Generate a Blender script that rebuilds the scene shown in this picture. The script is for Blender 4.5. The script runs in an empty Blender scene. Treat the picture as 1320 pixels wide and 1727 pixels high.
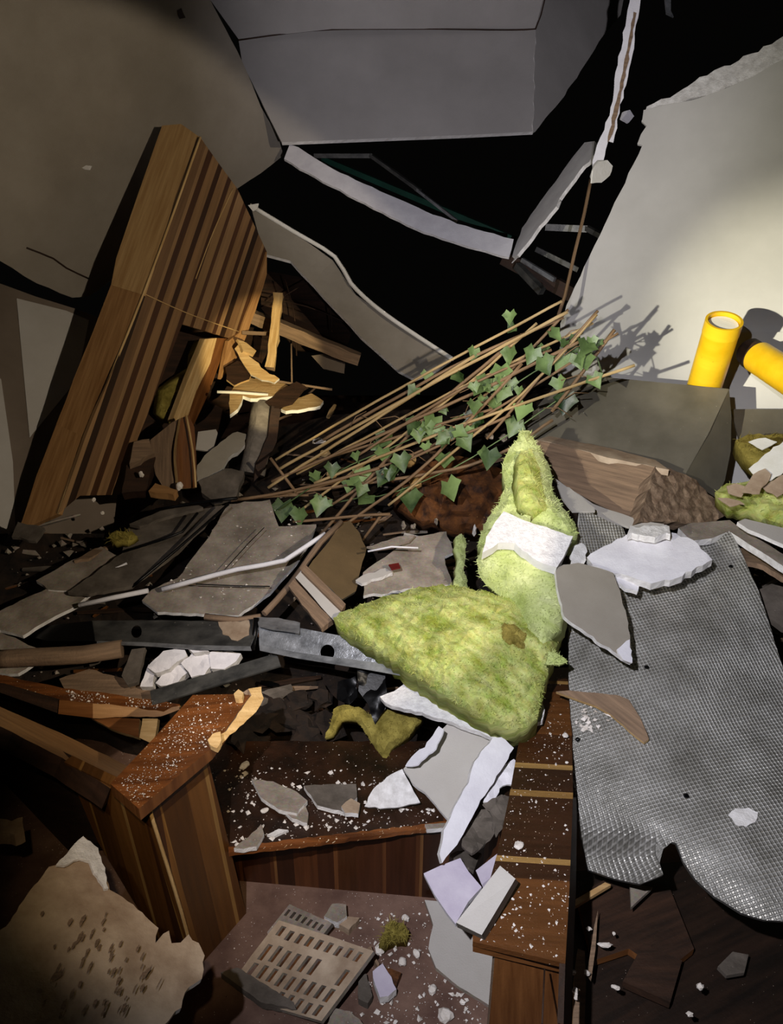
import bpy, math, random
import numpy as np
from mathutils import Vector, noise, geometry
random.seed(7)
S = bpy.context.scene
# ---------------------------------------------------------------- camera
FPX = 1233.0; PITCH = math.radians(24); CP, SP = math.cos(PITCH), math.sin(PITCH)
EYE = Vector((0, 0, 1.6)); FW = Vector((0, CP, -SP)); UP = Vector((0, SP, CP)); RT = Vector((1, 0, 0))
cd = bpy.data.cameras.new('camera'); cam = bpy.data.objects.new('camera', cd); S.collection.objects.link(cam)
cd.sensor_fit = 'VERTICAL'; cd.sensor_height = 36; cd.lens = 36 * FPX / 1727; cd.clip_start = .02
cam.location = EYE; cam.rotation_euler = (math.radians(66), 0, 0); S.camera = cam
def ray(x, y): return FW + RT * ((x - 660) / FPX) - UP * ((y - 863.5) / FPX)
def U(x, y, d): return EYE + ray(x, y) * d
# ---------------------------------------------------------------- light
w = bpy.data.worlds.new('world'); S.world = w; w.use_nodes = True
w.node_tree.nodes['Background'].inputs[0].default_value = (1, .93, .82, 1)
w.node_tree.nodes['Background'].inputs[1].default_value = 0.0012
def spot(name, loc, aim, watts, cone, blend, col, rad=.012):
    l = bpy.data.lights.new(name, 'SPOT'); l.energy = watts; l.spot_size = math.radians(cone); l.spot_blend = blend
    l.color = col; l.shadow_soft_size = rad
    o = bpy.data.objects.new(name, l); S.collection.objects.link(o); o.location = loc
    o.rotation_euler = (Vector(aim) - Vector(loc)).to_track_quat('-Z', 'Y').to_euler(); return o
# torches carried by people standing beside the photographer, the phone's own flash, and two added fill spots
spot('torch_left_hand', (-.95, .15, 1.5), U(1330, 490, 2.9), 190, 42, 1.0, (1, .95, .80))
spot('torch_left_core', (-.93, .15, 1.5), U(1345, 520, 2.8), 420, 17, 1.0, (1, .94, .72))
spot('torch_right_hand', (.85, .1, 1.75), U(235, 690, 2.7), 112, 49, .14, (1, .85, .66))
spot('phone_flash', (-.28, .02, 1.93), U(940, 1120, 1.9), 180, 68, 1.0, (.93, .92, 1))
spot('torch_low_beam', (.35, .2, 1.2), U(455, 620, 2.9), 330, 10.5, .35, (1, .82, .46))
spot('post_fill_spot', (-.05, .0, 1.8), U(335, 1330, 1.4), 40, 27, 1.0, (1, .74, .42))  # added fill that warms the post, not a carried torch
spot('soffit_fill_spot', (.25, .1, 1.4), U(800, 170, 3.2), 150, 42, .8, (.97, .93, 1))  # added fill for the soffit, standing in for spilled light
S.view_settings.view_transform = 'Standard'; S.view_settings.look = 'None'; S.view_settings.gamma = 1
S.view_settings.use_curve_mapping = False; S.view_settings.exposure = 0.0
# ---------------------------------------------------------------- materials
def lin(h):
    h = h.lstrip('#'); v = [int(h[i:i + 2], 16) / 255 for i in (0, 2, 4)]
    return tuple(c / 12.92 if c <= .04045 else ((c + .055) / 1.055) ** 2.4 for c in v) + (1,)
class NT:
    def __init__(s, name):
        s.m = bpy.data.materials.new(name); s.m.use_nodes = True; s.t = s.m.node_tree; s.b = s.t.nodes['Principled BSDF']
    def n(s, typ, **k):
        a = s.t.nodes.new(typ)
        for q, v in k.items():
            if q in a.inputs: a.inputs[q].default_value = v
            else: setattr(a, q, v)
        return a
    def l(s, a, b): s.t.links.new(a, b)
def mixc(N, fac, a, b, mode='MIX'):
    m = N.n('ShaderNodeMix', data_type='RGBA', blend_type=mode)
    if hasattr(fac, 'links'): N.l(fac, m.inputs[0])
    else: m.inputs[0].default_value = fac
    for sock, v in ((m.inputs[6], a), (m.inputs[7], b)):
        if hasattr(v, 'links'): N.l(v, sock)
        else: sock.default_value = v
    return m.outputs[2]
def M(name, c1, c2, sc=(8, 8), rough=.8, metal=0, bump=.3, bs=60, specks=None, stripes=None, seam=None, det=6, lo=.35, hi=.65, spec=.4, weave=0, fine=0, trans=0):
    N = NT(name); uv = N.n('ShaderNodeUVMap'); mp = N.n('ShaderNodeMapping'); mp.inputs['Scale'].default_value = (sc[0], sc[1], 1)
    N.l(uv.outputs[0], mp.inputs[0])
    nz = N.n('ShaderNodeTexNoise', Scale=1.0, Detail=det, Roughness=.62); N.l(mp.outputs[0], nz.inputs['Vector'])
    mr = N.n('ShaderNodeMapRange'); mr.inputs[1].default_value = lo; mr.inputs[2].default_value = hi; N.l(nz.outputs[0], mr.inputs[0])
    if stripes:                                   # [(v in metres, colour)...] real strips of veneer
        sx = N.n('ShaderNodeSeparateXYZ'); N.l(uv.outputs[0], sx.inputs[0])
        W = stripes[-1][0] * 1.0001; dv = N.n('ShaderNodeMath', operation='DIVIDE'); N.l(sx.outputs[1], dv.inputs[0]); dv.inputs[1].default_value = W
        fr = N.n('ShaderNodeMath', operation='FRACT'); N.l(dv.outputs[0], fr.inputs[0])
        rp = N.n('ShaderNodeValToRGB'); rp.color_ramp.interpolation = 'CONSTANT'; el = rp.color_ramp.elements
        st = stripes[:-1]
        while len(el) < len(st): el.new(.5)
        for e, (p, c) in zip(el, st): e.position = p / W; e.color = lin(c)
        N.l(fr.outputs[0], rp.inputs[0])
        g = mixc(N, mr.outputs[0], lin(c1), lin(c2)); col = mixc(N, 1.0, rp.outputs[0], g, 'MULTIPLY')
    else: col = mixc(N, mr.outputs[0], lin(c1), lin(c2))
    hsock = None
    bm = N.n('ShaderNodeTexNoise', Scale=float(bs), Detail=5, Roughness=.7); N.l(uv.outputs[0], bm.inputs['Vector']); hsock = bm.outputs[0]
    if fine:
        col = mixc(N, fine, col, mixc(N, 1.0, col, bm.outputs[1], 'SOFT_LIGHT'))
    if seam:                                      # dark joints across u
        sx = N.n('ShaderNodeSeparateXYZ'); N.l(uv.outputs[0], sx.inputs[0])
        md = N.n('ShaderNodeMath', operation='PINGPONG'); N.l(sx.outputs[0], md.inputs[0]); md.inputs[1].default_value = seam
        lt = N.n('ShaderNodeMath', operation='LESS_THAN'); N.l(md.outputs[0], lt.inputs[0]); lt.inputs[1].default_value = .002
        col = mixc(N, lt.outputs[0], col, (.01, .007, .004, 1))
    for (sc_c, sc_s, thr) in (specks or []):
        vo = N.n('ShaderNodeTexVoronoi', Scale=float(sc_s)); N.l(uv.outputs[0], vo.inputs['Vector'])
        n2 = N.n('ShaderNodeTexNoise', Scale=float(sc_s) * .09, Detail=3); N.l(uv.outputs[0], n2.inputs['Vector'])
        ml = N.n('ShaderNodeMath', operation='MULTIPLY'); N.l(n2.outputs[0], ml.inputs[0]); ml.inputs[1].default_value = thr * 2.2
        ml2 = N.n('ShaderNodeMath', operation='SUBTRACT'); N.l(ml.outputs[0], ml2.inputs[0]); ml2.inputs[1].default_value = thr * .5
        lt = N.n('ShaderNodeMath', operation='LESS_THAN'); N.l(vo.outputs[0], lt.inputs[0]); N.l(ml2.outputs[0], lt.inputs[1])
        col = mixc(N, lt.outputs[0], col, lin(sc_c))
    if weave:                                     # scrim threads pressed through foil
        def wv(ax, k):
            sx = N.n('ShaderNodeSeparateXYZ'); N.l(uv.outputs[0], sx.inputs[0])
            ad = N.n('ShaderNodeMath', operation='MULTIPLY_ADD'); N.l(nz.outputs[0], ad.inputs[0]); ad.inputs[1].default_value = .006; N.l(sx.outputs[ax], ad.inputs[2])
            a = N.n('ShaderNodeMath', operation='MULTIPLY'); N.l(ad.outputs[0], a.inputs[0]); a.inputs[1].default_value = 2 * math.pi / k
            s_ = N.n('ShaderNodeMath', operation='SINE'); N.l(a.outputs[0], s_.inputs[0])
            p = N.n('ShaderNodeMath', operation='MAXIMUM'); N.l(s_.outputs[0], p.inputs[0]); p.inputs[1].default_value = -.2
            return p.outputs[0]
        a = N.n('ShaderNodeMath', operation='ADD'); N.l(wv(0, weave), a.inputs[0]); N.l(wv(1, weave), a.inputs[1])
        b = N.n('ShaderNodeMath', operation='MULTIPLY_ADD'); N.l(a.outputs[0], b.inputs[0]); b.inputs[1].default_value = .5; N.l(bm.outputs[0], b.inputs[2]); hsock = b.outputs[0]
        th_ = N.n('ShaderNodeMapRange'); N.l(a.outputs[0], th_.inputs[0]); th_.inputs[1].default_value = -.4; th_.inputs[2].default_value = .9
        col = mixc(N, th_.outputs[0], mixc(N, 1.0, col, (.52, .51, .49, 1), 'MULTIPLY'), col)
    bp = N.n('ShaderNodeBump'); bp.inputs['Strength'].default_value = bump; bp.inputs['Distance'].default_value = .004
    N.l(hsock, bp.inputs['Height']); N.l(bp.outputs[0], N.b.inputs['Normal'])
    N.l(col, N.b.inputs['Base Color']); N.b.inputs['Metallic'].default_value = metal; N.b.inputs['Specular IOR Level'].default_value = spec
    rr = N.n('ShaderNodeMapRange'); N.l(nz.outputs[0], rr.inputs[0]); rr.inputs[3].default_value = max(.05, rough - .12); rr.inputs[4].default_value = min(1, rough + .12)
    N.l(rr.outputs[0], N.b.inputs['Roughness'])
    return N.m
PAINT = M('painted_board', '#b3aea6', '#c2beb8', (3, 3), .75, bump=.25, bs=220)
WALLL = M('warm_grey_painted_slab', '#8d8579', '#9d9589', (3, 3), .78, bump=.3, bs=220)
PAINTC = M('painted_ceiling', '#a7a3a0', '#b8b4b1', (2, 2), .8, bump=.22, bs=200)
PAINTB = M('brownish_painted_wall', '#6b5f52', '#7d7063', (3, 3), .85, bump=.25, bs=200)
PAINTR = M('smooth_white_painted_wall', '#c6c4bf', '#d2d0cb', (3, 3), .6, bump=.10, bs=300)
GYPE = M('broken_gypsum', '#cfccc8', '#f2f0ee', (40, 40), .95, bump=.9, bs=90)
GYPW = M('white_gypsum', '#dedce2', '#f0eff3', (12, 12), .9, bump=.35, bs=160)
GYPL = M('lavender_grey_board', '#bdb4c6', '#d2cbd8', (12, 12), .85, bump=.2, bs=200)
POPC = M('stippled_white_plaster', '#d8d6d8', '#f6f5f5', (60, 60), .9, bump=1.0, bs=140)
GREYB = M('dusty_grey_board', '#7a7064', '#aca193', (9, 9), .9, bump=.5, bs=120, specks=[('#d8d4cc', 45, .09), ('#4b433a', 30, .07)], fine=.5)
GREYD = M('dirty_dark_board', '#4a433b', '#776e64', (9, 9), .9, bump=.5, bs=90, specks=[('#b0a89c', 60, .08)])
TAUPE = M('taupe_board_backing', '#8f887b', '#9c9588', (6, 6), .9, bump=.15, bs=300, specks=[('#6d665b', 150, .10)])
BROWNB = M('brown_backing_paper', '#5b4a30', '#6d593b', (6, 6), .85, bump=.2, bs=200, specks=[('#a6987c', 60, .05)])
CARD = M('grey_olive_sheet', '#5b574c', '#6f6a5e', (5, 5), .33, bump=.12, bs=120, specks=[('#b9b4a2', 40, .06)], spec=.6)
OAK = M('light_oak', '#b28a58', '#d2ad78', (4, 55), .5, bump=.15, bs=100)
OAKE = M('oak_plain_lower', '#92693f', '#b98d5c', (4, 55), .5, bump=.15, bs=100)
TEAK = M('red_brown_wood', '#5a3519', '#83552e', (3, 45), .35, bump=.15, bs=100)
RAW = M('raw_split_wood', '#b89259', '#e0c08a', (6, 70), .8, bump=.5, bs=80)
RAWD = M('grey_weathered_wood', '#6e5a48', '#967c63', (5, 80), .85, bump=.6, bs=90)
ENDG = M('broken_wood_end', '#65503f', '#97816b', (45, 45), .9, bump=1.0, bs=60)
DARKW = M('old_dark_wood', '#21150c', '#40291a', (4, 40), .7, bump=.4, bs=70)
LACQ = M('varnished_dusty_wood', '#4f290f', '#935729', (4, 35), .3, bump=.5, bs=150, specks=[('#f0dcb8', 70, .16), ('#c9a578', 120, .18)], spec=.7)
STEEL = M('galvanised_steel', '#6f7276', '#c4c7cb', (10, 16), .3, metal=.6, bump=.5, bs=40, specks=[('#4a4a48', 30, .08)])
STEELD = M('dull_steel', '#3f4040', '#74736f', (10, 16), .45, metal=.6, bump=.3, bs=40, specks=[('#8f8a80', 30, .09)])
FOIL = M('scrim_foil', '#9c9a92', '#dad9d4', (9, 9), .36, metal=.38, bump=.9, bs=26, weave=.0088, lo=.3, hi=.7)
WOOL = M('yellow_green_glass_wool', '#87923a', '#cbd086', (9, 26), .95, bump=1.0, bs=55, fine=.5, lo=.36, hi=.66, spec=.1)
WOOLP = M('pale_green_glass_wool', '#a9b86a', '#d2daa0', (9, 14), .95, bump=.8, bs=55, spec=.1)
WOOLD = M('ochre_glass_wool', '#6a5f28', '#a89a50', (18, 18), .95, bump=1.0, bs=60, spec=.1)
YEL = M('yellow_plastic', '#e2b010', '#f2c625', (10, 10), .35, bump=.08, bs=60, specks=[('#a87d10', 60, .08)], spec=.5)
WHTP = M('white_foam_core', '#e8e6da', '#f4f2ea', (20, 20), .8, bump=.3, bs=80)
CANE = M('willow_cane', '#6b543a', '#96795a', (5, 60), .6, bump=.4, bs=120)
CANEL = M('bright_willow_cane', '#94794c', '#c4ab7c', (5, 60), .6, bump=.4, bs=120)
LEAF = M('ivy_green', '#16300f', '#86a163', (2.2, 2.2), .42, bump=.2, bs=60, spec=.5)  # wide tone range puts lit and unlit leaves into the colour
BLACKP = M('black_plastic_film', '#040405', '#0a0a0b', (20, 20), .35, bump=.2, bs=20, spec=.2)
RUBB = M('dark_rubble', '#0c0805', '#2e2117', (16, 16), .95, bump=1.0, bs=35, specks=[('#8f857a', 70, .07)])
SOIL = M('rotted_brown_debris', '#2a1507', '#7a4a20', (22, 22), .8, bump=1.0, bs=40, specks=[('#b98c50', 50, .08)])
FLOORM = M('dusty_brown_floor', '#5a4238', '#7d6254', (9, 9), .7, bump=.3, bs=90, specks=[('#cdbdb0', 55, .10), ('#e8e0d8', 130, .11), ('#3a261c', 40, .08)])
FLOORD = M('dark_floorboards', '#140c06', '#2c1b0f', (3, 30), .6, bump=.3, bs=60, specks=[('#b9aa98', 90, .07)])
BENCHT = M('bench_top_littered', '#150b05', '#3b2212', (9, 9), .4, bump=.6, bs=80, specks=[('#e6ddd0', 60, .12), ('#b8aea2', 110, .14)], spec=.6)
DIRTW = M('stained_cream_plaster', '#8f7861', '#cdb9a0', (6, 6), .9, bump=.4, bs=70)
GREEN = M('green_metal', '#0d3026', '#174638', (5, 5), .5, bump=.1, bs=50)
CRUMB = M('plaster_crumb', '#cfc6ba', '#efe9e2', (50, 50), .95, bump=.4, bs=60)
BULB = M('dull_grey_stone', '#6b645c', '#90887e', (30, 30), .9, bump=.8, bs=50)
VEN = M('striped_veneer', '#d8d8d8', '#ffffff', (3, 60), .45, bump=.12, bs=100, stripes=[(0, '#a07c54'), (.02, '#332114'), (.045, '#7d5e40'), (.08, '#9c7a54'), (.095, '#4f321e'), (.12, '#94714c'), (.155, '#412817'), (.178, '#94714c'), (.215, '#4d3120'), (.235, '#9c7a52'), (.27, '#5a3b26'), (.285, '#a3805a'), (.325, '#5a3a24'), (.345, '#94714c'), (.38, '#4d3120'), (.40, '#4d3120')])
VENR = M('red_striped_panelling', '#cfcfcf', '#ffffff', (3, 50), .4, bump=.12, bs=100, stripes=[(0, '#70471f'), (.05, '#9a7038'), (.058, '#5c3a18'), (.12, '#7c5226'), (.17, '#a88048'), (.18, '#67401a'), (.24, '#4c2c14'), (.28, '#8a5e2c'), (.33, '#8a5e2c')])
VEND = M('mahogany_panelling', '#cccccc', '#ffffff', (3, 50), .4, bump=.12, bs=100, stripes=[(0, '#4a2814'), (.06, '#643c20'), (.068, '#3f200f'), (.14, '#543018'), (.15, '#7a5430'), (.157, '#331a0c'), (.20, '#58321a'), (.26, '#3f2212'), (.30, '#6a4224'), (.31, '#482812'), (.36, '#482812')])
PLANKX = M('banded_dusty_plank', '#c4c4c4', '#ffffff', (3, 50), .35, bump=.5, bs=120, spec=.6, stripes=[(0, '#6b4220'), (.165, '#3f2412'), (.20, '#b08a50'), (.215, '#3f2412'), (.375, '#a07a44'), (.392, '#382010'), (.46, '#b08a50'), (.478, '#4c2c14'), (.58, '#4c2c14')], specks=[('#ead8c0', 80, .13), ('#c9b49c', 130, .14)])
# ---------------------------------------------------------------- geometry helpers
def finish(name, V, F, mats, mi=None, uv=None, parent=None, smooth=None, sharp=None):
    c = Vector((0, 0, 0))
    for v in V: c += v
    c /= len(V)
    if parent is None: c.z = min(v.z for v in V)
    me = bpy.data.meshes.new(name); me.from_pydata([tuple(v - c) for v in V], [], F)
    for m in mats: me.materials.append(m)
    if mi: me.polygons.foreach_set('material_index', mi)
    ul = me.uv_layers.new(name='UVMap')
    if uv is None: uv = [((v - c).x + (v - c).y * .31, (v - c).z + (v - c).y * .83) for v in V]
    for p in me.polygons:
        for li, vi in zip(p.loop_indices, p.vertices): ul.data[li].uv = uv[vi]
    if smooth is not None: me.polygons.foreach_set('use_smooth', smooth if isinstance(smooth, list) else [smooth] * len(F))
    if sharp:
        for e in me.edges:
            if tuple(sorted(e.vertices)) in sharp: e.use_edge_sharp = True
    me.validate(); me.update()
    o = bpy.data.objects.new(name, me); S.collection.objects.link(o); o.location = c
    if parent:
        o.parent = parent; q = parent
        while q: c = c - q.location; q = q.parent
        o.location = c
    return o
def tag(o, label, cat, group=None, kind=None):
    o['label'] = label; o['category'] = cat
    if group: o['group'] = group
    if kind: o['kind'] = kind
    return o
def struct(o, label=None): 
    o['kind'] = 'structure'
    if label: o['label'] = label
    return o
def empty(name, label, cat, loc, group=None):
    o = bpy.data.objects.new(name, None); S.collection.objects.link(o); o.location = loc; o.empty_display_size = .05
    return tag(o, label, cat, group)
def plane(a, n):
    n = Vector(n); p = U(*a); k = n.dot(p - EYE)
    return lambda x, y: k / n.dot(ray(x, y))
def horiz(z): return lambda x, y: (z - 1.6) / ray(x, y).z
def anch(pts):
    A = np.array([[x, y] for x, y, d in pts], float) / 500; b = np.array([1 / d for x, y, d in pts]); n = len(pts)
    if n == 3:
        k = np.linalg.solve(np.c_[np.ones(3), A], b); return lambda x, y: 1 / float(k[0] + k[1] * x / 500 + k[2] * y / 500)
    def ph(r): return np.where(r > 0, r * r * np.log(r + 1e-12), 0)
    K = ph(np.linalg.norm(A[:, None] - A[None], axis=2)) + np.eye(n) * .002; Pm = np.c_[np.ones(n), A]
    sol = np.linalg.solve(np.block([[K, Pm], [Pm.T, np.zeros((3, 3))]]), np.r_[b, 0, 0, 0])
    def f(x, y):
        q = np.array([x, y]) / 500; r = np.linalg.norm(A - q, axis=1)
        return 1 / float(ph(r) @ sol[:n] + sol[n] + q @ sol[n + 1:])
    return f
def ragged(out, rag, seg):
    res = []
    for i, (x, y) in enumerate(out):
        x2, y2 = out[(i + 1) % len(out)]; L = math.hypot(x2 - x, y2 - y); k = max(1, int(L / seg))
        for j in range(k):
            t = j / k; jx = random.uniform(-rag, rag) if rag else 0; jy = random.uniform(-rag, rag) if rag else 0
            if j == 0: jx *= .3; jy *= .3
            res.append((x + (x2 - x) * t + jx, y + (y2 - y) * t + jy))
    return res
def surf(name, out, dep, th, mat, edge=None, step=None, rag=0, ud=(1, 0), amp=0, ns=14, parent=None, smooth=False, dome=0, dw=30, fuzz=0, holes=(), seg=None, tdir=None, ripple=None, fl=(.01, .03)):
    if isinstance(dep, list): dep = anch(dep)
    seg = seg or (step if step else (14 if rag else 99999))
    o2 = ragged(out, rag, seg); pts = [Vector(p) for p in o2]; n = len(pts); ed = [(i, (i + 1) % n) for i in range(n)]
    hp = []
    for h in holes:
        b = len(pts); k = len(h); pts += [Vector(p) for p in h]; ed += [(b + i, b + (i + 1) % k) for i in range(k)]; hp.append(h)
    def inside(x, y, poly):
        c = False; j = len(poly) - 1
        for i in range(len(poly)):
            xi, yi = poly[i]; xj, yj = poly[j]
            if (yi > y) != (yj > y) and x < (xj - xi) * (y - yi) / (yj - yi) + xi: c = not c
            j = i
        return c
    arr = np.array(o2)
    def bdist(x, y):
        a = arr; b = np.roll(arr, -1, 0); ab = b - a; q = np.array([x, y]); t = np.clip(((q - a) * ab).sum(1) / ((ab ** 2).sum(1) + 1e-9), 0, 1)
        return float(np.min(np.linalg.norm(a + ab * t[:, None] - q, axis=1)))
    if step:
        x0, y0 = arr.min(0); x1, y1 = arr.max(0); y = y0; r = 0
        while y < y1:
            x = x0 + (step / 2 if r % 2 else 0)
            while x < x1:
                qx, qy = x + random.uniform(-.2, .2) * step, y + random.uniform(-.2, .2) * step
                if inside(qx, qy, o2) and bdist(qx, qy) > step * .45 and not any(inside(qx, qy, h) for h in hp): pts.append(Vector((qx, qy)))
                x += step
            y += step * .87; r += 1
    r = geometry.delaunay_2d_cdt(pts, ed, [], 1, 1e-4); P2 = r[0]; T = [list(f) for f in r[2]]
    if hp: T = [f for f in T if not any(inside(sum(P2[i].x for i in f) / 3, sum(P2[i].y for i in f) / 3, h) for h in hp)]
    cx, cy = arr.mean(0); c3 = U(cx, cy, dep(cx, cy))
    du = U(cx + 2, cy, dep(cx + 2, cy)) - c3; dv = U(cx, cy + 2, dep(cx, cy + 2)) - c3
    N = du.cross(dv).normalized()
    if N.dot(c3 - EYE) > 0: N = -N
    ua = (du * ud[0] + dv * ud[1]).normalized(); va = N.cross(ua).normalized()
    off = Vector((random.uniform(0, 9), random.uniform(0, 9), random.uniform(0, 9)))
    V = []
    for p in P2:
        q = U(p.x, p.y, dep(p.x, p.y)); h = 0
        if dome: h += dome * (1 - math.exp(-bdist(p.x, p.y) / dw))
        if amp: h += amp * noise.fractal(q * ns + off, .8, 2.1, 4) * (1 if not dome else (1 - math.exp(-bdist(p.x, p.y) / (dw * .5))))
        if ripple: h += ripple(p.x, p.y)
        V.append(q + (EYE - q).normalized() * h if h else q)
    for f in T:
        a, b, c = (V[i] for i in f[:3])
        if (b - a).cross(c - a).dot((a + b + c) / 3 - EYE) > 0: f.reverse()
    m = len(V); cnt = {}
    for f in T:
        for i in range(len(f)):
            a, b = f[i], f[(i + 1) % len(f)]; cnt.setdefault((min(a, b), max(a, b)), []).append((a, b))
    bd = Vector(tdir).normalized() if tdir else -N
    if (dome or amp) and not tdir:
        B = [U(p.x, p.y, dep(p.x, p.y)) + bd * th for p in P2]
    else: B = [v + bd * th for v in V]
    F = [tuple(f) for f in T] + [tuple(i + m for i in reversed(f)) for f in T]; mi = [0] * len(F); sm = [smooth] * len(F); sharp = set()
    for k, l in cnt.items():
        if len(l) == 1:
            a, b = l[0]; F.append((b, a, a + m, b + m)); mi.append(1); sm.append(bool(dome)); sharp.add(k); sharp.add((k[0] + m, k[1] + m))
    allv = V + B; uvs = []
    us = [(v - c3).dot(ua) for v in V]; vs = [(v - c3).dot(va) for v in V]; mu, mv = min(us), min(vs)
    uvs = [(a - mu, b - mv) for a, b in zip(us, vs)]; uvs += [(a + th, b + th * .7) for a, b in uvs]
    if fuzz:
        base = list(T)
        for _ in range(fuzz):
            f = random.choice(base); a, b, c = (V[i] for i in f[:3]); s, t = random.random(), random.random()
            if s + t > 1: s, t = 1 - s, 1 - t
            p = a + (b - a) * s + (c - a) * t; nn = (b - a).cross(c - a).normalized()
            d1 = (nn * random.uniform(.1, .9) + Vector((random.gauss(0, 1), random.gauss(0, 1), random.gauss(0, 1))) * .7).normalized()
            L = random.uniform(*fl); wv = d1.cross(p - EYE).normalized() * random.uniform(.0003, .0007)
            d2 = (d1 + Vector((random.gauss(0, 1), random.gauss(0, 1), random.gauss(0, 1) - .4)) * .5).normalized()
            q = p + d1 * L * .5; e = q + d2 * L * .5; k = len(allv)
            allv += [p - wv, p + wv, q + wv, q - wv, e]; F += [(k, k + 1, k + 2, k + 3), (k + 3, k + 2, k + 4)]; mi += [0, 0]; sm += [True, True]
            uu = uvs[f[0]]; uvs += [uu] * 5
    return finish(name, allv, F, [mat, edge or mat], mi, uvs, parent, sm, sharp if not dome else None)
def T(name, label, cat, out, dep, th, mat, edge=None, group=None, **k): return tag(surf(name, out, dep, th, mat, edge, **k), label, cat, group)
def tube(name, path, r, mat, parent=None, sides=7, r2=None, wob=0, cap=True):
    P = [U(*p) if len(p) == 3 and p[2] > .5 and not isinstance(p, Vector) else Vector(p) for p in path]
    Q = []
    for i in range(len(P) - 1):
        k = max(1, int((P[i + 1] - P[i]).length / .06))
        for j in range(k):
            t = j / k; p0 = P[max(i - 1, 0)]; p1, p2 = P[i], P[i + 1]; p3 = P[min(i + 2, len(P) - 1)]
            q = .5 * ((2 * p1) + (p2 - p0) * t + (2 * p0 - 5 * p1 + 4 * p2 - p3) * t * t + (3 * p1 - 3 * p2 + p3 - p0) * t ** 3)
            if wob: q = q + noise.noise_vector(q * 9) * wob
            Q.append(q)
    Q.append(P[-1]); V = []; uv = []; F = []; L = 0
    for i, q in enumerate(Q):
        t = (Q[min(i + 1, len(Q) - 1)] - Q[max(i - 1, 0)]).normalized(); a = t.orthogonal().normalized() if i == 0 else (a - t * a.dot(t)).normalized(); b = t.cross(a)
        if i: L += (Q[i] - Q[i - 1]).length
        rr = r + ((r2 if r2 is not None else r) - r) * i / (len(Q) - 1)
        for s in range(sides):
            an = 2 * math.pi * s / sides; V.append(q + (a * math.cos(an) + b * math.sin(an)) * rr); uv.append((L, s * .01))
    for i in range(len(Q) - 1):
        for s in range(sides):
            s2 = (s + 1) % sides; F.append((i * sides + s, i * sides + s2, (i + 1) * sides + s2, (i + 1) * sides + s))
    if cap: F += [tuple(reversed(range(sides))), tuple(range((len(Q) - 1) * sides, len(Q) * sides))]
    return finish(name, V, F, [mat], None, uv, parent, [True] * (len(F) - (2 if cap else 0)) + ([False, False] if cap else []))
def bar(name, p, q, wd, ht, mat, up=(0, 0, 1), parent=None, rough=0, edge=None):
    """rectangular timber or metal bar between two points"""
    p, q = (U(*a) for a in (p, q)); t = (q - p).normalized(); s = t.cross(Vector(up)).normalized(); u = s.cross(t)
    k = 10 if rough else 1; V = []; uv = []; F = []; mi = []
    for i in range(k + 1):
        c = p + (q - p) * i / k
        for (a, b) in ((-1, -1), (1, -1), (1, 1), (-1, 1)):
            j = Vector((random.gauss(0, 1), random.gauss(0, 1), random.gauss(0, 1))) * rough if rough else Vector((0, 0, 0))
            V.append(c + s * a * wd / 2 + u * b * ht / 2 + j); uv.append(((c - p).length, (a + 1) * wd / 2 + (b + 1) * ht / 2))
    for i in range(k):
        for s_ in range(4):
            s2 = (s_ + 1) % 4; F.append((i * 4 + s_, i * 4 + s2, i * 4 + 4 + s2, i * 4 + 4 + s_)); mi.append(0)
    F += [(3, 2, 1, 0), (k * 4, k * 4 + 1, k * 4 + 2, k * 4 + 3)]; mi += [1, 1]
    return finish(name, V, F, [mat, edge or mat], mi, uv, parent, False)
def solid(name, top, bot, mat, edge=None, parent=None, topmat=None, ud=0):
    """closed solid between two matching rings of world points"""
    n = len(top); V = list(top) + list(bot); F = [tuple(range(n))] + [tuple(reversed(range(n, 2 * n)))]; mi = [1 if topmat else 0, 0]
    N = (top[1] - top[0]).cross(top[2] - top[0])
    flip = N.dot((top[0] - bot[0])) < 0
    if flip: F = [tuple(reversed(f)) for f in F]
    # every side gets its own vertices so that its veneer runs down it in metres
    UV = [((v - top[0]).x + .01, (v - top[0]).y) for v in V]; acc = 0
    for i in range(n):
        j = (i + 1) % n; k = len(V); W = (top[j] - top[i]).length; h = (top[i] - bot[i]).length
        V += [top[i], top[j], bot[j], bot[i]]; UV += [(0, acc), (0, acc + W), (h, acc + W), (h, acc)]; acc += W
        F.append((k, k + 1, k + 2, k + 3) if flip else (k + 3, k + 2, k + 1, k)); mi.append(0)
    return finish(name, V, F, [mat, topmat or mat], mi, UV, parent, False)
def lump(name, x, y, d, r, mat, sq=(1, 1, .6), parent=None, jag=.35, seed=None, sub=2):
    import bmesh
    bm = bmesh.new(); bmesh.ops.create_icosphere(bm, subdivisions=sub, radius=1); off = Vector((random.random() * 50, random.random() * 50, 0)); a = random.uniform(0, 6.28)
    c = U(x, y, d); V = []
    for v in bm.verts:
        q = v.co * (1 + jag * noise.noise(v.co * 1.3 + off) + jag * .4 * noise.noise(v.co * 4 + off)); q = Vector((q.x * sq[0], q.y * sq[1], q.z * sq[2]))
        q = Vector((q.x * math.cos(a) - q.y * math.sin(a), q.x * math.sin(a) + q.y * math.cos(a), q.z)) * r; V.append(c + q)
    F = [tuple(v.index for v in f.verts) for f in bm.faces]; bm.free()
    return finish(name, V, F, [mat], None, None, parent, False)
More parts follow.
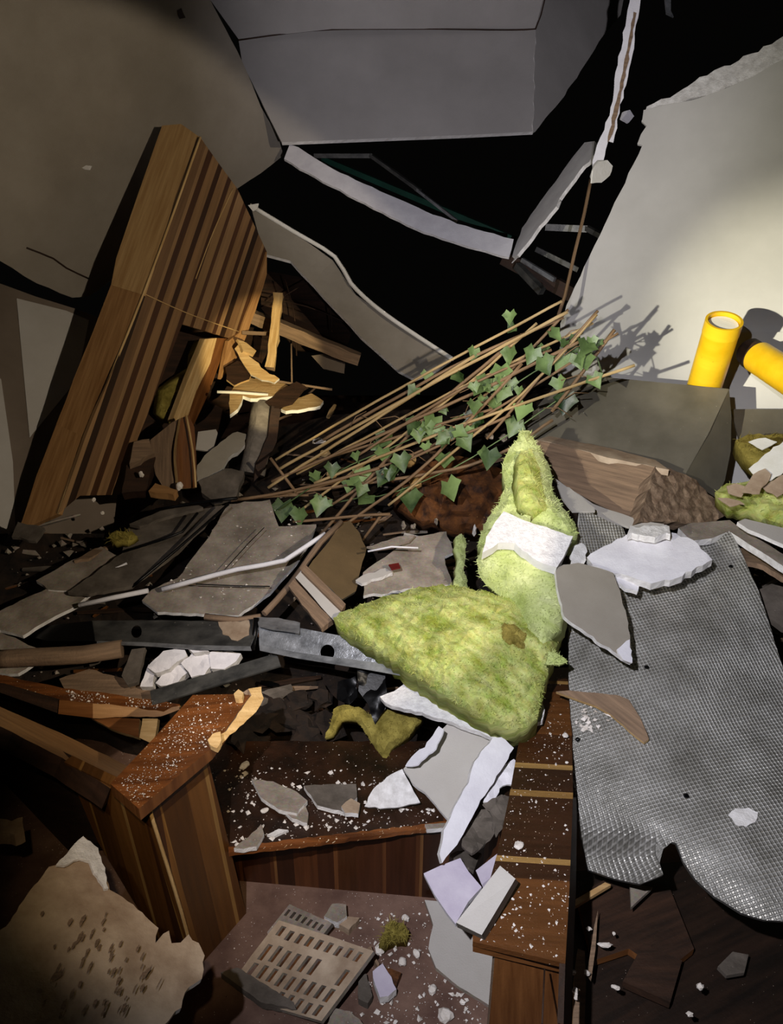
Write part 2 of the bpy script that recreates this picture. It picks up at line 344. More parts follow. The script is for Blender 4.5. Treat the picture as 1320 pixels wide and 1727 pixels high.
def crumbs(name, label, cat, out, dep, n, s0, s1, mat):
    xs = [p[0] for p in out]; ys = [p[1] for p in out]; V = []; F = []
    def inside(x, y):
        c = False; j = len(out) - 1
        for i in range(len(out)):
            xi, yi = out[i]; xj, yj = out[j]
            if (yi > y) != (yj > y) and x < (xj - xi) * (y - yi) / (yj - yi) + xi: c = not c
            j = i
        return c
    i = 0
    while i < n:
        x, y = random.uniform(min(xs), max(xs)), random.uniform(min(ys), max(ys))
        if not inside(x, y): continue
        if noise.noise(Vector((x / 45, y / 45, 3))) < random.uniform(-.5, .35): continue
        i += 1; r = s0 + (s1 - s0) * random.random() ** 3; p = U(x, y, dep(x, y) - r * .3); k = len(V)
        for a in ((1, 0, 0), (0, 1, 0), (-1, 0, 0), (0, -1, 0), (0, 0, .7), (0, 0, -.5)):
            V.append(p + Vector([q * r + random.uniform(-.45, .45) * r for q in a]))
        for f in ((0, 1, 4), (1, 2, 4), (2, 3, 4), (3, 0, 4), (1, 0, 5), (2, 1, 5), (3, 2, 5), (0, 3, 5)): F.append(tuple(k + q for q in f))
    return tag(finish(name, V, F, [mat], None, None, None, False), label, cat, None, 'stuff')
# ================================================================ SETTING
def Dp(x, y):
    ys = [480, 600, 700, 800, 880, 1000, 1100, 1200, 1300, 1400]; ds = [3.9, 3.55, 3.25, 3.0, 2.8, 2.48, 2.32, 2.2, 2.08, 1.98]
    return float(np.interp(y, ys, ds))
fl_ = [Vector((-3.2, -.6, 0)), Vector((3.2, -.6, 0)), Vector((3.2, 6, 0)), Vector((-3.2, 6, 0))]
def wquad(name, pts, th, mat, n): 
    n = Vector(n); k = len(pts); V = pts + [p + n * th for p in pts]
    u0 = (pts[1] - pts[0]).normalized(); v0 = n.cross(u0)
    F = [tuple(range(k)), tuple(reversed(range(k, 2 * k)))] + [((i + 1) % k, i, i + k, (i + 1) % k + k) for i in range(k)]
    return finish(name, V, F, [mat], None, [((v - pts[0]).dot(u0), (v - pts[0]).dot(v0)) for v in V], None, False)
struct(wquad('floor', fl_, .1, FLOORM, (0, 0, -1)))
# --- ceiling slab hanging down, three faces of a dropped soffit
L1 = [(405, 105, 3.35), (900, 222, 3.35), (475, 240, 3.28)]
cb = surf('ceiling', [(290, -90), (640, -95), (930, -60), (903, 48), (560, 49), (402, 66)], [(402, 66, 3.30), (903, 48, 3.30), (925, -60, 3.02)], .02, PAINTC); struct(cb)
cb2 = surf('ceiling_soffit_face', [(402, 66), (560, 49), (903, 48), (899, 222), (780, 228), (475, 240), (408, 105)], [(402, 66, 3.30), (903, 48, 3.30), (700, 235, 3.22)], .02, PAINTC, GYPE); cb2.name = 'trim_1'; struct(cb2)
cb3 = surf('trim_2', [(930, -90), (1075, -90), (1050, 5), (1046, 25), (1010, 70), (985, 110), (945, 170), (903, 222), (899, 222), (903, 48)], [(903, 48, 3.30), (901, 222, 3.225), (1050, 10, 3.75)], .02, PAINTC, GYPE, rag=1.5, seg=12); struct(cb3)
# dark seam line between the soffit and the ceiling
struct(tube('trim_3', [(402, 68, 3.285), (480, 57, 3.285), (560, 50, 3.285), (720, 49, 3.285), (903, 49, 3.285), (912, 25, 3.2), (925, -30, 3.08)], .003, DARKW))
# --- sloping slab at the left
LW = anch([(0, 0, 2.25), (0, 440, 2.70), (478, 262, 3.55)])
struct(surf('wall_left', [(-420, -250), (262, -250), (352, -5), (408, 103), (440, 180), (470, 235), (478, 262), (440, 292), (400, 318), (270, 415), (150, 500), (122, 502), (62, 478), (0, 440), (-420, 250)], LW, .014, WALLL, GYPE, rag=.8, seg=20))
wc = tube('crack', [(45, 418, LW(45, 418) - .002), (90, 436, LW(90, 436) - .002), (112, 452, LW(112, 452) - .002), (150, 470, LW(150, 470) - .002)], .0035, DARKW, bpy.data.objects['wall_left'])
nm = surf('chipped_spot', [(138, 283), (146, 279), (155, 280), (152, 287), (143, 286)], lambda x, y: LW(x, y) - .002, .002, GYPE, parent=bpy.data.objects['wall_left'])
nm = surf('stain', [(299, 18), (306, 14), (309, 22), (313, 30), (303, 32), (300, 26)], lambda x, y: LW(x, y) - .002, .002, DARKW, parent=bpy.data.objects['wall_left'])
LL = anch([(0, 480, 2.95), (130, 510, 3.1), (0, 890, 2.75)])
wl2 = struct(surf('wall_left_lower', [(-420, 300), (-60, 455), (0, 478), (60, 500), (125, 520), (230, 560), (190, 900), (-420, 1010)], LL, .02, PAINTB))
surf('pale_wall_panel', [(28, 503), (112, 524), (150, 540), (130, 640), (50, 738)], lambda x, y: LL(x, y) - .006, .006, PAINT, parent=wl2)
surf('pale_wall_strip', [(-60, 560), (2, 640), (22, 780), (26, 895), (-60, 920)], lambda x, y: LL(x, y) - .006, .006, PAINT, parent=wl2)
# --- big white wallboard at the right
RW = anch([(950, 540, 2.95), (1320, 600, 2.62), (1200, 150, 2.75)])
wr = struct(surf('wall_right', [(1085, 186), (1100, 183), (1180, 165), (1250, 138), (1320, 100), (1470, 20), (1600, 500), (1600, 860), (1240, 830), (1000, 800), (938, 700), (945, 545), (962, 500), (985, 450), (1012, 395), (1045, 325), (1083, 245), (1074, 243), (1090, 212), (1082, 205)], RW, .013, PAINTR, GYPE, rag=1.5, seg=16))
surf('broken_top_edge', [(1082, 204), (1090, 180), (1130, 165), (1180, 130), (1245, 103), (1320, 62), (1480, -20), (1470, 24), (1320, 104), (1250, 140), (1200, 160), (1175, 163), (1150, 172), (1120, 190), (1105, 198), (1092, 206)], lambda x, y: RW(x, y) + .004, .013, GYPE, rag=3, seg=12, step=12, amp=.006, parent=wr)
struct(surf('wall_back_face', [(1230, 640), (1240, 560), (1320, 560), (1600, 560), (1600, 900), (1230, 860)], lambda x, y: RW(x, y) - .02, .01, PAINTR), None).name = 'trim_4'
# ================================================================ RUBBLE MASS
def mound(name, label, out, dep, mat, step=26, amp=.07, ns=7):
    return tag(surf(name, out, dep, .25, mat, step=step, amp=amp, ns=ns, tdir=(0, .4, -1)), label, 'rubble', None, 'stuff')
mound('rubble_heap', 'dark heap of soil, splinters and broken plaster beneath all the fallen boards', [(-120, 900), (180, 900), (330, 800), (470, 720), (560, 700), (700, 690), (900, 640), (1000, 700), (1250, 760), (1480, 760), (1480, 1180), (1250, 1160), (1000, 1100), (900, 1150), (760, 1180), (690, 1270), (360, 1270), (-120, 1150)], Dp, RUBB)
# ================================================================ BROKEN CEILING AND SERVICES
T('ceiling_strip', 'long curved pale plasterboard strip hanging below the dropped soffit', 'plasterboard strip', [(488, 243), (503, 248), (560, 284), (640, 322), (730, 362), (800, 386), (866, 403), (858, 434), (790, 416), (700, 385), (600, 335), (530, 297), (479, 268)], [(485, 255, 3.35), (650, 345, 3.2), (860, 420, 3.05), (700, 340, 3.2)], .012, GYPW, GYPE, rag=1.2, seg=14, smooth=True, step=24)
T('ceiling_strip', 'shorter cracked pale plasterboard strip rising right to the hanging lath', 'plasterboard strip', [(1003, 238), (985, 240), (958, 275), (925, 320), (895, 362), (880, 385), (863, 433), (872, 430), (895, 402), (918, 372), (938, 348), (950, 325), (975, 290), (1000, 262)], [(1000, 245, 2.95), (865, 430, 3.04), (930, 330, 3.05)], .014, GYPW, GYPE, rag=1.8, seg=12)
T('torn_paper_strip', 'thin torn black and white paper ribbon under the cracked right strip', 'torn paper', [(962, 296), (950, 322), (930, 350), (900, 395), (870, 436), (862, 444), (884, 405), (905, 380), (938, 345)], [(960, 300, 3.03), (865, 440, 3.06), (930, 340, 3.07)], .003, GYPE, rag=3.5, seg=9)
T('hanging_lath', 'tall narrow torn plasterboard sliver hanging from the top edge', 'plasterboard sliver', [(1066, -40), (1086, -40), (1076, 30), (1058, 130), (1044, 190), (1034, 240), (1026, 238), (1020, 262), (1010, 285), (998, 308), (994, 298), (1006, 245), (1028, 195), (1036, 135), (1056, 30)], plane((1030, 150, 2.7), (-.25, -1, .1)), .008, GYPW, GYPE, rag=2, seg=12)
surf('torn_core', [(1068, 20), (1073, 22), (1058, 110), (1046, 165), (1036, 215), (1028, 235), (1024, 240), (1034, 190), (1048, 130), (1056, 90)], plane((1030, 150, 2.694), (-.25, -1, .1)), .003, RAWD, rag=1.5, seg=9, parent=bpy.data.objects['hanging_lath'])
T('plaster_flake', 'cream flake caught on the lower end of the hanging sliver', 'plaster flake', [(1011, 272), (1024, 270), (1033, 280), (1028, 296), (1014, 308), (998, 309), (1000, 288)], [(1010, 280, 2.74), (1030, 285, 2.80), (1005, 305, 2.76)], .006, WHTP, rag=1, seg=8)
tag(tube('rusty_rod', [(996, 303, 2.80), (985, 360, 2.79), (968, 430, 2.77), (952, 500, 2.75), (940, 535, 2.74)], .0065, CANE), 'thin brown rod dropping from the hanging sliver to the ivy trellis', 'rod')
T('ceiling_fragment', 'tiny white fragment in the dark beside the big wall’s broken corner'.replace('’', ''), 'plaster fragment', [(1052, 188), (1062, 185), (1069, 196), (1060, 207), (1048, 200)], [(1052, 188, 2.9), (1069, 196, 2.93), (1050, 205, 2.9)], .01, GYPW)
T('ceiling_hook', 'small bright metal bracket in the dark at the very top right', 'bracket', [(1121, -5), (1131, -5), (1131, 18), (1136, 28), (1124, 22)], [(1121, 0, 3.1), (1131, 0, 3.1), (1125, 25, 3.1)], .01, STEEL)
fr = empty('bent_channel', 'bent grey ceiling channel behind the curved strip', 'metal channel', U(625, 265, 3.55))
bar('long_flange', (530, 263, 3.6), (628, 263, 3.55), .02, .02, STEELD, parent=fr); bar('bent_flange', (625, 262, 3.55), (708, 322, 3.5), .03, .015, STEELD, parent=fr); bar('tail_flange', (700, 318, 3.5), (772, 374, 3.45), .016, .012, STEEL, parent=fr)
tag(bar('green_bar', (545, 268, 3.75), (868, 404, 3.45), .035, .025, GREEN), 'long dark green metal bar behind the curved strip', 'metal bar')
tag(bar('stud_offcut', (872, 448, 3.2), (914, 492, 3.12), .03, .03, STEELD), 'stubby dull steel offcut under the joint of the two strips', 'metal offcut')
tag(bar('stud_offcut', (880, 438, 3.25), (935, 472, 3.18), .018, .018, STEEL), 'slim steel offcut just above the stubby one', 'metal offcut')
tag(bar('stud_offcut', (904, 420, 3.35), (975, 455, 3.3), .018, .022, STEELD), 'dim steel bar in the dark left of the brown rod', 'metal offcut')
tag(bar('channel_offcut', (920, 383, 3.3), (990, 386, 3.25), .03, .028, STEELD), 'short channel lying level behind the brown rod', 'metal offcut')
tag(bar('channel_offcut', (988, 384, 3.25), (1014, 398, 3.2), .03, .02, STEELD), 'bent tip of channel between the rod and the big white wall', 'metal offcut')
tag(bar('dark_joist', (850, 434, 3.3), (1010, 520, 3.2), .05, .06, DARKW), 'nearly black joist carrying the steel offcuts below the strips', 'joist')
T('folded_board', 'folded board, its shade put into the taupe colour, with a bright upper edge, right of the striped cabinet', 'board', [(424, 352), (432, 350), (500, 395), (562, 440), (600, 497), (660, 540), (762, 606), (735, 626), (700, 640), (672, 625), (610, 570), (545, 500), (490, 440), (446, 428)], [(430, 355, 3.25), (560, 440, 3.3), (760, 606, 3.0), (700, 635, 3.02), (470, 430, 3.2)], .016, TAUPE, GYPE, step=26, rag=.8)  # darker taupe stands in for the shadow on the inner face
tag(tube('board_edge_trim', [(422, 346, 3.24), (495, 390, 3.26), (565, 433, 3.27), (592, 478, 3.22), (650, 530, 3.12), (764, 606, 2.98)], .011, WHTP, sides=4), 'bright torn paper edging along the top of the folded board', 'edging')
T('edging_flap', 'little pointed cream flap where the cabinet meets the folded board', 'paper flap', [(418, 346), (436, 343), (434, 352), (426, 356)], [(418, 346, 3.2), (436, 343, 3.2), (430, 354, 3.2)], .006, WHTP)
T('void_panel', 'back panel coloured dark for the shade deep in the hollow behind the cabinet', 'panel', [(440, 455), (520, 470), (600, 540), (580, 600), (500, 590), (440, 520)], [(440, 455, 3.75), (600, 540, 3.8), (500, 600, 3.7)], .012, DARKW)  # dark wood colour stands in for the shade of the hollow
for i, (p, q) in enumerate([((440, 500, 3.5), (585, 545, 3.5)), ((455, 515, 3.52), (530, 470, 3.52)), ((480, 470, 3.5), (500, 600, 3.5)), ((540, 480, 3.5), (560, 560, 3.5))]):
    tag(tube('loose_wire', [p, ((p[0] + q[0]) / 2 + 6, (p[1] + q[1]) / 2 - 5, 3.48), q], .0035, DARKW), 'thin dark wire tangled in the hollow behind the cabinet', 'wire', 'wires in the hollow')
# ================================================================ STRIPED CABINET
cabd = anch([(240, 500, 2.66), (98, 867, 2.56), (450, 425, 3.10)])
cab = empty('wooden_cabinet', 'tall striped wooden cabinet toppled against the sloping left wall', 'cabinet', U(120, 870, 2.62))
fd = anch([(338, 232, 2.735), (98, 867, 2.562), (32, 892, 2.60)])
feb = surf('front_edge_board', [(273, 212), (305, 209), (338, 232), (290, 366), (241, 497), (187, 481), (196, 435), (232, 330)], fd, .02, OAK, ud=(-.35, 1), rag=.6, seg=40, parent=cab)
surf('front_edge_board', [(187, 481), (241, 497), (193, 617), (144, 738), (95, 715), (140, 600)], lambda x, y: fd(x, y) + .002, .02, OAKE, ud=(-.35, 1), rag=.6, seg=40, parent=cab)
surf('front_edge_board', [(95, 715), (144, 738), (120, 800), (98, 867), (55, 886), (32, 893), (62, 800)], lambda x, y: fd(x, y) + .003, .02, OAKE, ud=(-.35, 1), rag=1, seg=30, parent=cab)
sp_ = surf('side_panel', [(338, 232), (400, 318), (450, 425), (434, 490), (405, 560), (385, 570), (307, 547), (270, 645), (232, 740), (213, 834), (135, 836), (98, 867), (144, 738), (193, 617), (241, 497)], lambda x, y: cabd(x, y), .018, VEN, ud=(-.34, 1), rag=.5, seg=40, parent=cab)
tube('edge_bead', [(338, 231, 2.715), (290, 366, 2.69), (240, 500, 2.655), (193, 617, 2.63), (144, 738, 2.60), (98, 867, 2.565)], .0045, RAW, feb, 6)
tube('edge_bead', [(393, 318, cabd(393, 318) - .003), (360, 390, cabd(360, 390) - .003), (330, 470, cabd(330, 470) - .003)], .0022, RAW, sp_, 5)
tube('score_line', [(242, 495, cabd(242, 495) - .002), (320, 530, cabd(320, 530) - .002), (405, 560, cabd(405, 560) - .002)], .002, RAW, sp_, 5)
surf('back_rail', [(450, 425), (450, 462), (436, 508), (418, 560), (402, 600), (372, 640), (385, 575), (405, 560), (430, 490)], lambda x, y: cabd(x, y) - .012, .02, OAKE, ud=(-.35, 1), rag=.8, seg=18, parent=cab)
surf('right_stile', [(345, 572), (366, 570), (355, 612), (331, 660), (318, 700), (290, 712), (302, 680), (325, 620)], lambda x, y: cabd(x, y) + .03, .03, RAW, ud=(-.35, 1), rag=.6, seg=20, parent=cab)
surf('right_stile', [(366, 570), (384, 571), (360, 640), (345, 678), (325, 720), (318, 700), (331, 660), (355, 612)], lambda x, y: cabd(x, y) + .028, .03, TEAK, ud=(-.35, 1), rag=.6, seg=20, parent=cab)
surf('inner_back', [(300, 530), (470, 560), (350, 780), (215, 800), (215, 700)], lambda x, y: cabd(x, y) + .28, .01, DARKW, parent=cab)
T('glass_wool_wad', 'dull brown-yellow wool wad showing in the cabinet opening', 'insulation', [(340, 575), (330, 600), (328, 622), (300, 640), (275, 660), (270, 700), (285, 715), (300, 700), (325, 640), (345, 590)], lambda x, y: cabd(x, y) + .15, .05, WOOLD, step=9, dome=.03, dw=12, amp=.02, ns=25, fuzz=120)
T('split_board', 'dark split veneer board standing under the cabinet opening, left one', 'board', [(253, 742), (290, 712), (305, 705), (300, 760), (297, 828), (280, 832), (262, 800)], [(253, 742, 2.72), (305, 705, 2.72), (290, 828, 2.66)], .016, RAWD, ud=(0, 1), rag=1, seg=14)
T('split_board', 'dark split veneer board standing under the cabinet opening, right one with pale edge', 'board', [(305, 705), (318, 700), (328, 720), (332, 822), (300, 824), (297, 760)], [(305, 705, 2.70), (328, 720, 2.74), (315, 828, 2.66)], .016, TEAK, RAW, ud=(0, 1), rag=1, seg=14)
tag(tube('splinter', [(314, 700, 2.68), (325, 760, 2.67), (330, 822, 2.64)], .004, RAW), 'pale long splinter on the edge of the right split board', 'splinter')
T('broken_block', 'brown broken block at the foot of the striped cabinet', 'block', [(226, 745), (252, 740), (260, 765), (218, 782)], [(226, 745, 2.68), (252, 740, 2.70), (240, 780, 2.64)], .05, RAWD, rag=1.5, seg=9)
T('broken_block', 'small dim brown triangular block low beside the cabinet foot', 'block', [(213, 785), (262, 770), (245, 828), (205, 832)], [(213, 785, 2.66), (262, 770, 2.69), (240, 830, 2.62)], .05, DARKW, rag=1.5, seg=9)
T('broken_block', 'low brown wedge lying on the dark strip below the cabinet', 'block', [(250, 828), (262, 815), (298, 826), (292, 834)], [(250, 828, 2.6), (262, 815, 2.63), (298, 826, 2.6)], .03, OAKE, rag=1, seg=9)
for q, r, lb in (((303, 820, 2.6), .016, 'pale pinkish chip at the base of the right split board'), ((238, 800, 2.6), .012, 'small upright sliver chip near the cabinet foot'), ((173, 865, 2.55), .008, 'tiny bright chip in the dark left of the grey tiles'), ((158, 843, 2.55), .009, 'tiny chip just below the cabinet striped side')):
    tag(lump('plaster_chip', *q, r, CRUMB, (.8, .5, 1)), lb, 'plaster chip')
# ---------------- lit wreckage behind the cabinet
tag(bar('roof_timber', (412, 528, 3.18), (606, 606, 3.25), .075, .05, RAWD, edge=ENDG, rough=.002), 'broken pale roof timber sloping down in the hollow behind the cabinet', 'timber')
tag(bar('timber_stick', (470, 497, 3.02), (456, 622, 2.96), .036, .03, RAW, up=(0, 1, 0), edge=ENDG, rough=.0015), 'bright upright timber stick crossing the roof timber', 'timber')
T('rusty_strap', 'short level strap below the roof timber left of the stick', 'strap', [(408, 558), (456, 560), (456, 566), (408, 564)], [(408, 558, 3.05), (456, 560, 3.05), (430, 566, 3.05)], .006, RAWD)
T('chewed_plywood', 'bright yellow splintered plywood sheet lit in the hollow', 'plywood', [(388, 664), (400, 640), (440, 636), (478, 645), (488, 652), (462, 668), (432, 672), (410, 668), (400, 690), (388, 700)], [(388, 664, 2.9), (480, 645, 3.0), (430, 675, 2.86)], .015, RAW, WHTP, rag=2.5, seg=9, step=12, amp=.006)
T('chewed_plywood', 'bright splintered plywood tongue sloping down to the sheet', 'plywood', [(396, 588), (404, 578), (420, 600), (436, 612), (448, 625), (470, 638), (462, 645), (440, 640), (422, 632), (408, 612)], [(396, 588, 2.96), (470, 640, 2.92), (420, 625, 2.93)], .012, RAW, WHTP, rag=2.5, seg=8)
T('chewed_plywood', 'small orange-lit plywood tip at the cabinet right edge', 'plywood', [(400, 572), (415, 578), (432, 592), (428, 599), (410, 592)], [(400, 572, 2.95), (432, 592, 2.98), (410, 595, 2.93)], .012, RAW, rag=1, seg=8)
T('plywood_wedge', 'pale plywood wedge right of the grey round post in the hollow', 'plywood', [(474, 690), (498, 672), (525, 663), (545, 676), (540, 684), (512, 690), (482, 693)], [(474, 690, 2.92), (545, 676, 3.0), (500, 695, 2.9)], .014, RAW, WHTP, rag=1.5, seg=9)
T('dark_flap', 'dark bent flap over the grey round post', 'flap', [(446, 678), (478, 655), (500, 643), (516, 652), (492, 680), (462, 688)], [(446, 678, 2.88), (516, 652, 2.92), (470, 690, 2.86)], .01, DARKW, rag=1, seg=12)
tag(tube('grey_post', [(445, 682, 2.93), (438, 735, 2.9), (425, 800, 2.88)], .05, BULB, sides=16), 'short grey round post lit on one side below the dark flap', 'post')
T('grey_post_cladding', 'dark cladding board against the right of the grey round post', 'board', [(458, 684), (474, 690), (466, 745), (440, 800), (428, 812), (432, 780), (452, 735)], [(458, 684, 2.86), (474, 690, 2.88), (435, 810, 2.82)], .012, DARKW, rag=1, seg=14)
tag(tube('white_conduit', [(366, 661, 2.86), (400, 662, 2.88), (452, 666, 2.9)], .006, WHTP), 'short white conduit left of the yellow plywood sheet', 'conduit')
tag(tube('thin_rod', [(449, 640, 2.95), (500, 648, 2.95), (560, 657, 2.95)], .005, RAWD), 'thin level rod behind the dark flap', 'rod')
tag(tube('thin_rod', [(491, 580, 2.98), (492, 645, 2.95)], .0035, RAWD), 'thin upright rod right of the timber stick', 'rod')
T('dim_board', 'dim grey board end in the hollow under the roof timber', 'board', [(525, 600), (560, 595), (582, 610), (580, 630), (545, 622)], [(525, 600, 3.3), (582, 610, 3.3), (560, 630, 3.3)], .012, PAINTB)
T('bent_plate', 'brown bent plate left above the yellow plywood sheet', 'plate', [(380, 620), (400, 608), (425, 620), (420, 640), (395, 650), (382, 640)], [(380, 620, 2.96), (425, 620, 2.98), (395, 650, 2.92)], .01, DARKW, RAW, rag=1.5, seg=9)
T('pale_scrap', 'pale squarish scrap framed dark below the plywood sheet', 'scrap', [(334, 728), (364, 724), (367, 730), (358, 762), (330, 758)], [(334, 728, 2.82), (367, 726, 2.84), (345, 762, 2.8)], .01, PAINT)
T('mortar_slab', 'grey-beige broken mortar slab leaning left of the grey post', 'mortar slab', [(332, 785), (345, 768), (372, 745), (400, 728), (415, 732), (413, 750), (385, 772), (375, 790), (345, 805), (332, 812)], [(332, 785, 2.72), (410, 735, 2.82), (360, 800, 2.72)], .03, TAUPE, GYPE, rag=2, seg=8, step=12, amp=.006)
T('mortar_slab', 'darker mortar wedge under the beige mortar slab', 'mortar slab', [(335, 812), (380, 790), (412, 795), (398, 838), (360, 845), (340, 830)], [(335, 812, 2.68), (412, 795, 2.72), (365, 845, 2.64)], .03, GREYD, rag=2, seg=9, step=14, amp=.006)
# ================================================================ IVY TRELLIS
tr = empty('ivy_trellis', 'collapsed willow trellis with ivy leaves lying over the rubble', 'ivy trellis', U(700, 800, 2.55))
def td(x, y): return 2.62 - .00035 * (x - 450) - .0003 * (880 - y)
canes = [((465, 775), (700, 640), (947, 508)), ((470, 792), (720, 652), (957, 526)), ((500, 800), (760, 662), (1000, 545)), ((458, 812), (740, 690), (985, 572)), ((480, 838), (720, 755), (1042, 562)), ((530, 815), (780, 716), (1070, 616)), ((470, 834), (790, 785), (932, 708)), ((494, 880), (580, 872), (658, 867)), ((545, 742), (760, 620), (950, 535)), ((655, 852), (880, 664), (1006, 530)), ((531, 912), (721, 700), (880, 564)), ((452, 822), (620, 715), (800, 600)), ((494, 870), (736, 690), (905, 545)), ((548, 908), (710, 790), (880, 613)), ((930, 694), (985, 625), (1036, 556)), ((820, 740), (915, 630), (1008, 524)), ((815, 668), (890, 595), (958, 522)), ((456, 772), (476, 800), (499, 830)), ((612, 910), (628, 888), (643, 868)), ((400, 842), (500, 826), (640, 790)), ((520, 782), (650, 742), (830, 690)), ((560, 850), (700, 770), (860, 700)), ((390, 845), (440, 838), (520, 835)), ((600, 770), (780, 655), (930, 590))]
for i, c in enumerate(canes):
    j = (-1) ** i * .012
    tube('cane', [(x, y, td(x, y) + j) for x, y in c], random.uniform(.0044, .0060), CANEL if i in (0, 1, 2, 5, 9, 11, 12) else CANE, tr, 6, wob=.003)
for _ in range(26):
    t = random.uniform(0, 1); x = 500 + t * 480 + random.gauss(0, 25); y = 830 - t * 240 + random.gauss(0, 32); a = random.uniform(-1.2, .3); L = random.uniform(25, 70)
    tube('twig', [(x, y, td(x, y)), (x + L * .5 * math.cos(a), y + L * .5 * math.sin(a), td(x, y) - .01), (x + L * math.cos(a + .3), y + L * math.sin(a + .3), td(x, y) + .01)], .0018, CANE, tr, 4)
def leafmesh(lst):
    V = []; F = []; uv = []
    shp = [(0, -.05), (.30, -.30), (.42, -.05), (.62, .16), (.42, .34), (.26, .58), (0, .95), (-.26, .58), (-.42, .34), (-.62, .16), (-.42, -.05), (-.30, -.30)]
    for (x, y, s) in lst:
        s *= 1.25
        d = td(x, y) + random.uniform(-.04, .03); c = U(x, y, d); n = (EYE - c).normalized() + Vector((random.gauss(0, .35), random.gauss(0, .25), random.gauss(.2, .35))); n.normalize()
        up = Vector((random.gauss(0, .45), random.gauss(0, .2), -1)); a = up.cross(n).normalized(); b = n.cross(a).normalized()
        if b.z > 0: b = -b
        k = len(V); V.append(c + b * s * .2 - n * s * .07); uv.append((x / 90, y / 90))
        for (p, q) in shp: V.append(c + a * p * s + b * q * s + n * s * (abs(p) * .25 - .12 * q * q)); uv.append((x / 90 + p * .1, y / 90 + q * .1))
        F += [(k, k + 1 + i, k + 1 + (i + 1) % 12) for i in range(12)]
    return V, F, uv
leaves = [(860, 528, .034), (866, 548, .03), (720, 628, .03), (800, 590, .035), (985, 600, .045), (940, 640, .04), (955, 668, .055), (885, 685, .05), (732, 705, .055), (803, 700, .055), (825, 762, .055), (750, 768, .045), (755, 815, .062), (690, 832, .062), (620, 836, .05), (478, 850, .06), (540, 845, .05), (612, 790, .05), (675, 770, .05), (560, 785, .04), (845, 620, .05), (900, 590, .045), (1000, 635, .04), (650, 735, .05), (505, 862, .05), (700, 655, .035), (770, 630, .04), (850, 655, .045), (915, 610, .045), (960, 575, .045), (930, 560, .04), (990, 580, .05), (870, 712, .05), (780, 740, .045), (700, 712, .045), (590, 812, .04), (650, 800, .045), (860, 590, .045), (820, 640, .045), (950, 600, .05)] + [(x, 850 - .56 * (x - 480) + random.uniform(-28, 48), random.uniform(.022, .045)) for x in [random.uniform(500, 1010) for _ in range(46)]]
V, F, uv = leafmesh(leaves); finish('foliage', V, F, [LEAF], None, uv, tr, True)
for c in ([(470, 860, 2.6), (560, 800, 2.56), (690, 740, 2.5), (800, 690, 2.46), (930, 610, 2.4), (1000, 575, 2.36)], [(520, 850, 2.6), (640, 835, 2.55), (760, 790, 2.5), (860, 730, 2.46), (960, 660, 2.4)], [(960, 575, 2.4), (1005, 600, 2.36), (1018, 640, 2.36)]): tube('ivy_stem', c, .0025, LEAF, tr, 5, wob=.01)
T('rotten_wood', 'orange-brown rotten wood mass under the ivy beside the pale green wool', 'rotten wood', [(690, 800), (740, 775), (800, 768), (845, 790), (862, 820), (850, 860), (820, 890), (760, 895), (700, 870), (660, 840)], [(690, 800, 2.72), (860, 820, 2.66), (760, 895, 2.6)], .1, SOIL, step=12, dome=.06, dw=30, amp=.05, ns=16, rag=4, seg=12)
for q, r, lb in (((690, 778, 2.64), .035, 'orange lump under the ivy, upper one'), ((700, 815, 2.62), .03, 'orange lump under the ivy, lower one'), ((548, 765, 2.7), .02, 'orange bit near the left end of the canes'), ((560, 800, 2.68), .02, 'orange bit below the left canes')):
    tag(lump('wood_lump', *q, r, RAW, (1, .7, .8)), lb, 'wood lump')
for q, r, s, lb in (((538, 744, 2.66), .022, (1.3, .6, .5), 'white plaster flake under the left canes'), ((696, 727, 2.6), .018, (.8, .6, 1), 'white flake among the middle ivy leaves'), ((680, 886, 2.55), .018, (.7, .5, 1.1), 'grey pebble below the trellis, left one'), ((697, 888, 2.55), .014, (1, .7, .9), 'grey pebble below the trellis, right one'), ((735, 880, 2.55), .014, (.6, .6, 1.2), 'pale chip right of the two grey pebbles'), ((800, 895, 2.5), .016, (.5, .5, 1.5), 'slim white chip left of the stippled plaster block'), ((825, 735, 2.6), .02, (1, .8, .7), 'pale lump near the top of the pale wool tuft'), ((850, 738, 2.6), .02, (1, .8, .7), 'pale stone right beside the top of the wool tuft')):
    tag(lump('plaster_chip', *q, r * .8, CRUMB if 'white' in lb else GREYB, s, jag=.7), lb, 'plaster chip')
# ================================================================ RIGHT SIDE
tu = empty('yellow_tube', 'upright open yellow plastic tube standing at the white wall', 'plastic tube', U(1208, 655, 2.36))
def cyl(name, p, q, r, mat, parent, hollow=0, cap=None, sides=40):
    t = (q - p).normalized(); a = t.orthogonal().normalized(); b = t.cross(a); V = []; F = []; rings = [(p, r), (q, r)] + ([(q, r - hollow), (p, r - hollow)] if hollow else [])
    for c, rr in rings: V += [c + (a * math.cos(2 * math.pi * s / sides) + b * math.sin(2 * math.pi * s / sides)) * rr for s in range(sides)]
    for k in range(len(rings) if hollow else 1):
        k2 = (k + 1) % len(rings)
        F += [(k * sides + s, k * sides + (s + 1) % sides, k2 * sides + (s + 1) % sides, k2 * sides + s) for s in range(sides)]
    uv = [((v - p).dot(t), (v - p).dot(a)) for v in V]
    if not hollow: F += [tuple(reversed(range(sides))), tuple(range(sides, 2 * sides))]
    o = finish(name, V, F, [mat], None, uv, parent, [abs(len(f) - 4) < 1 for f in F])
    for e in o.data.edges:
        if e.vertices[0] // sides == e.vertices[1] // sides: e.use_edge_sharp = True
    return o
A_, B_ = U(1212, 655, 2.40), U(1221, 541, 2.33)
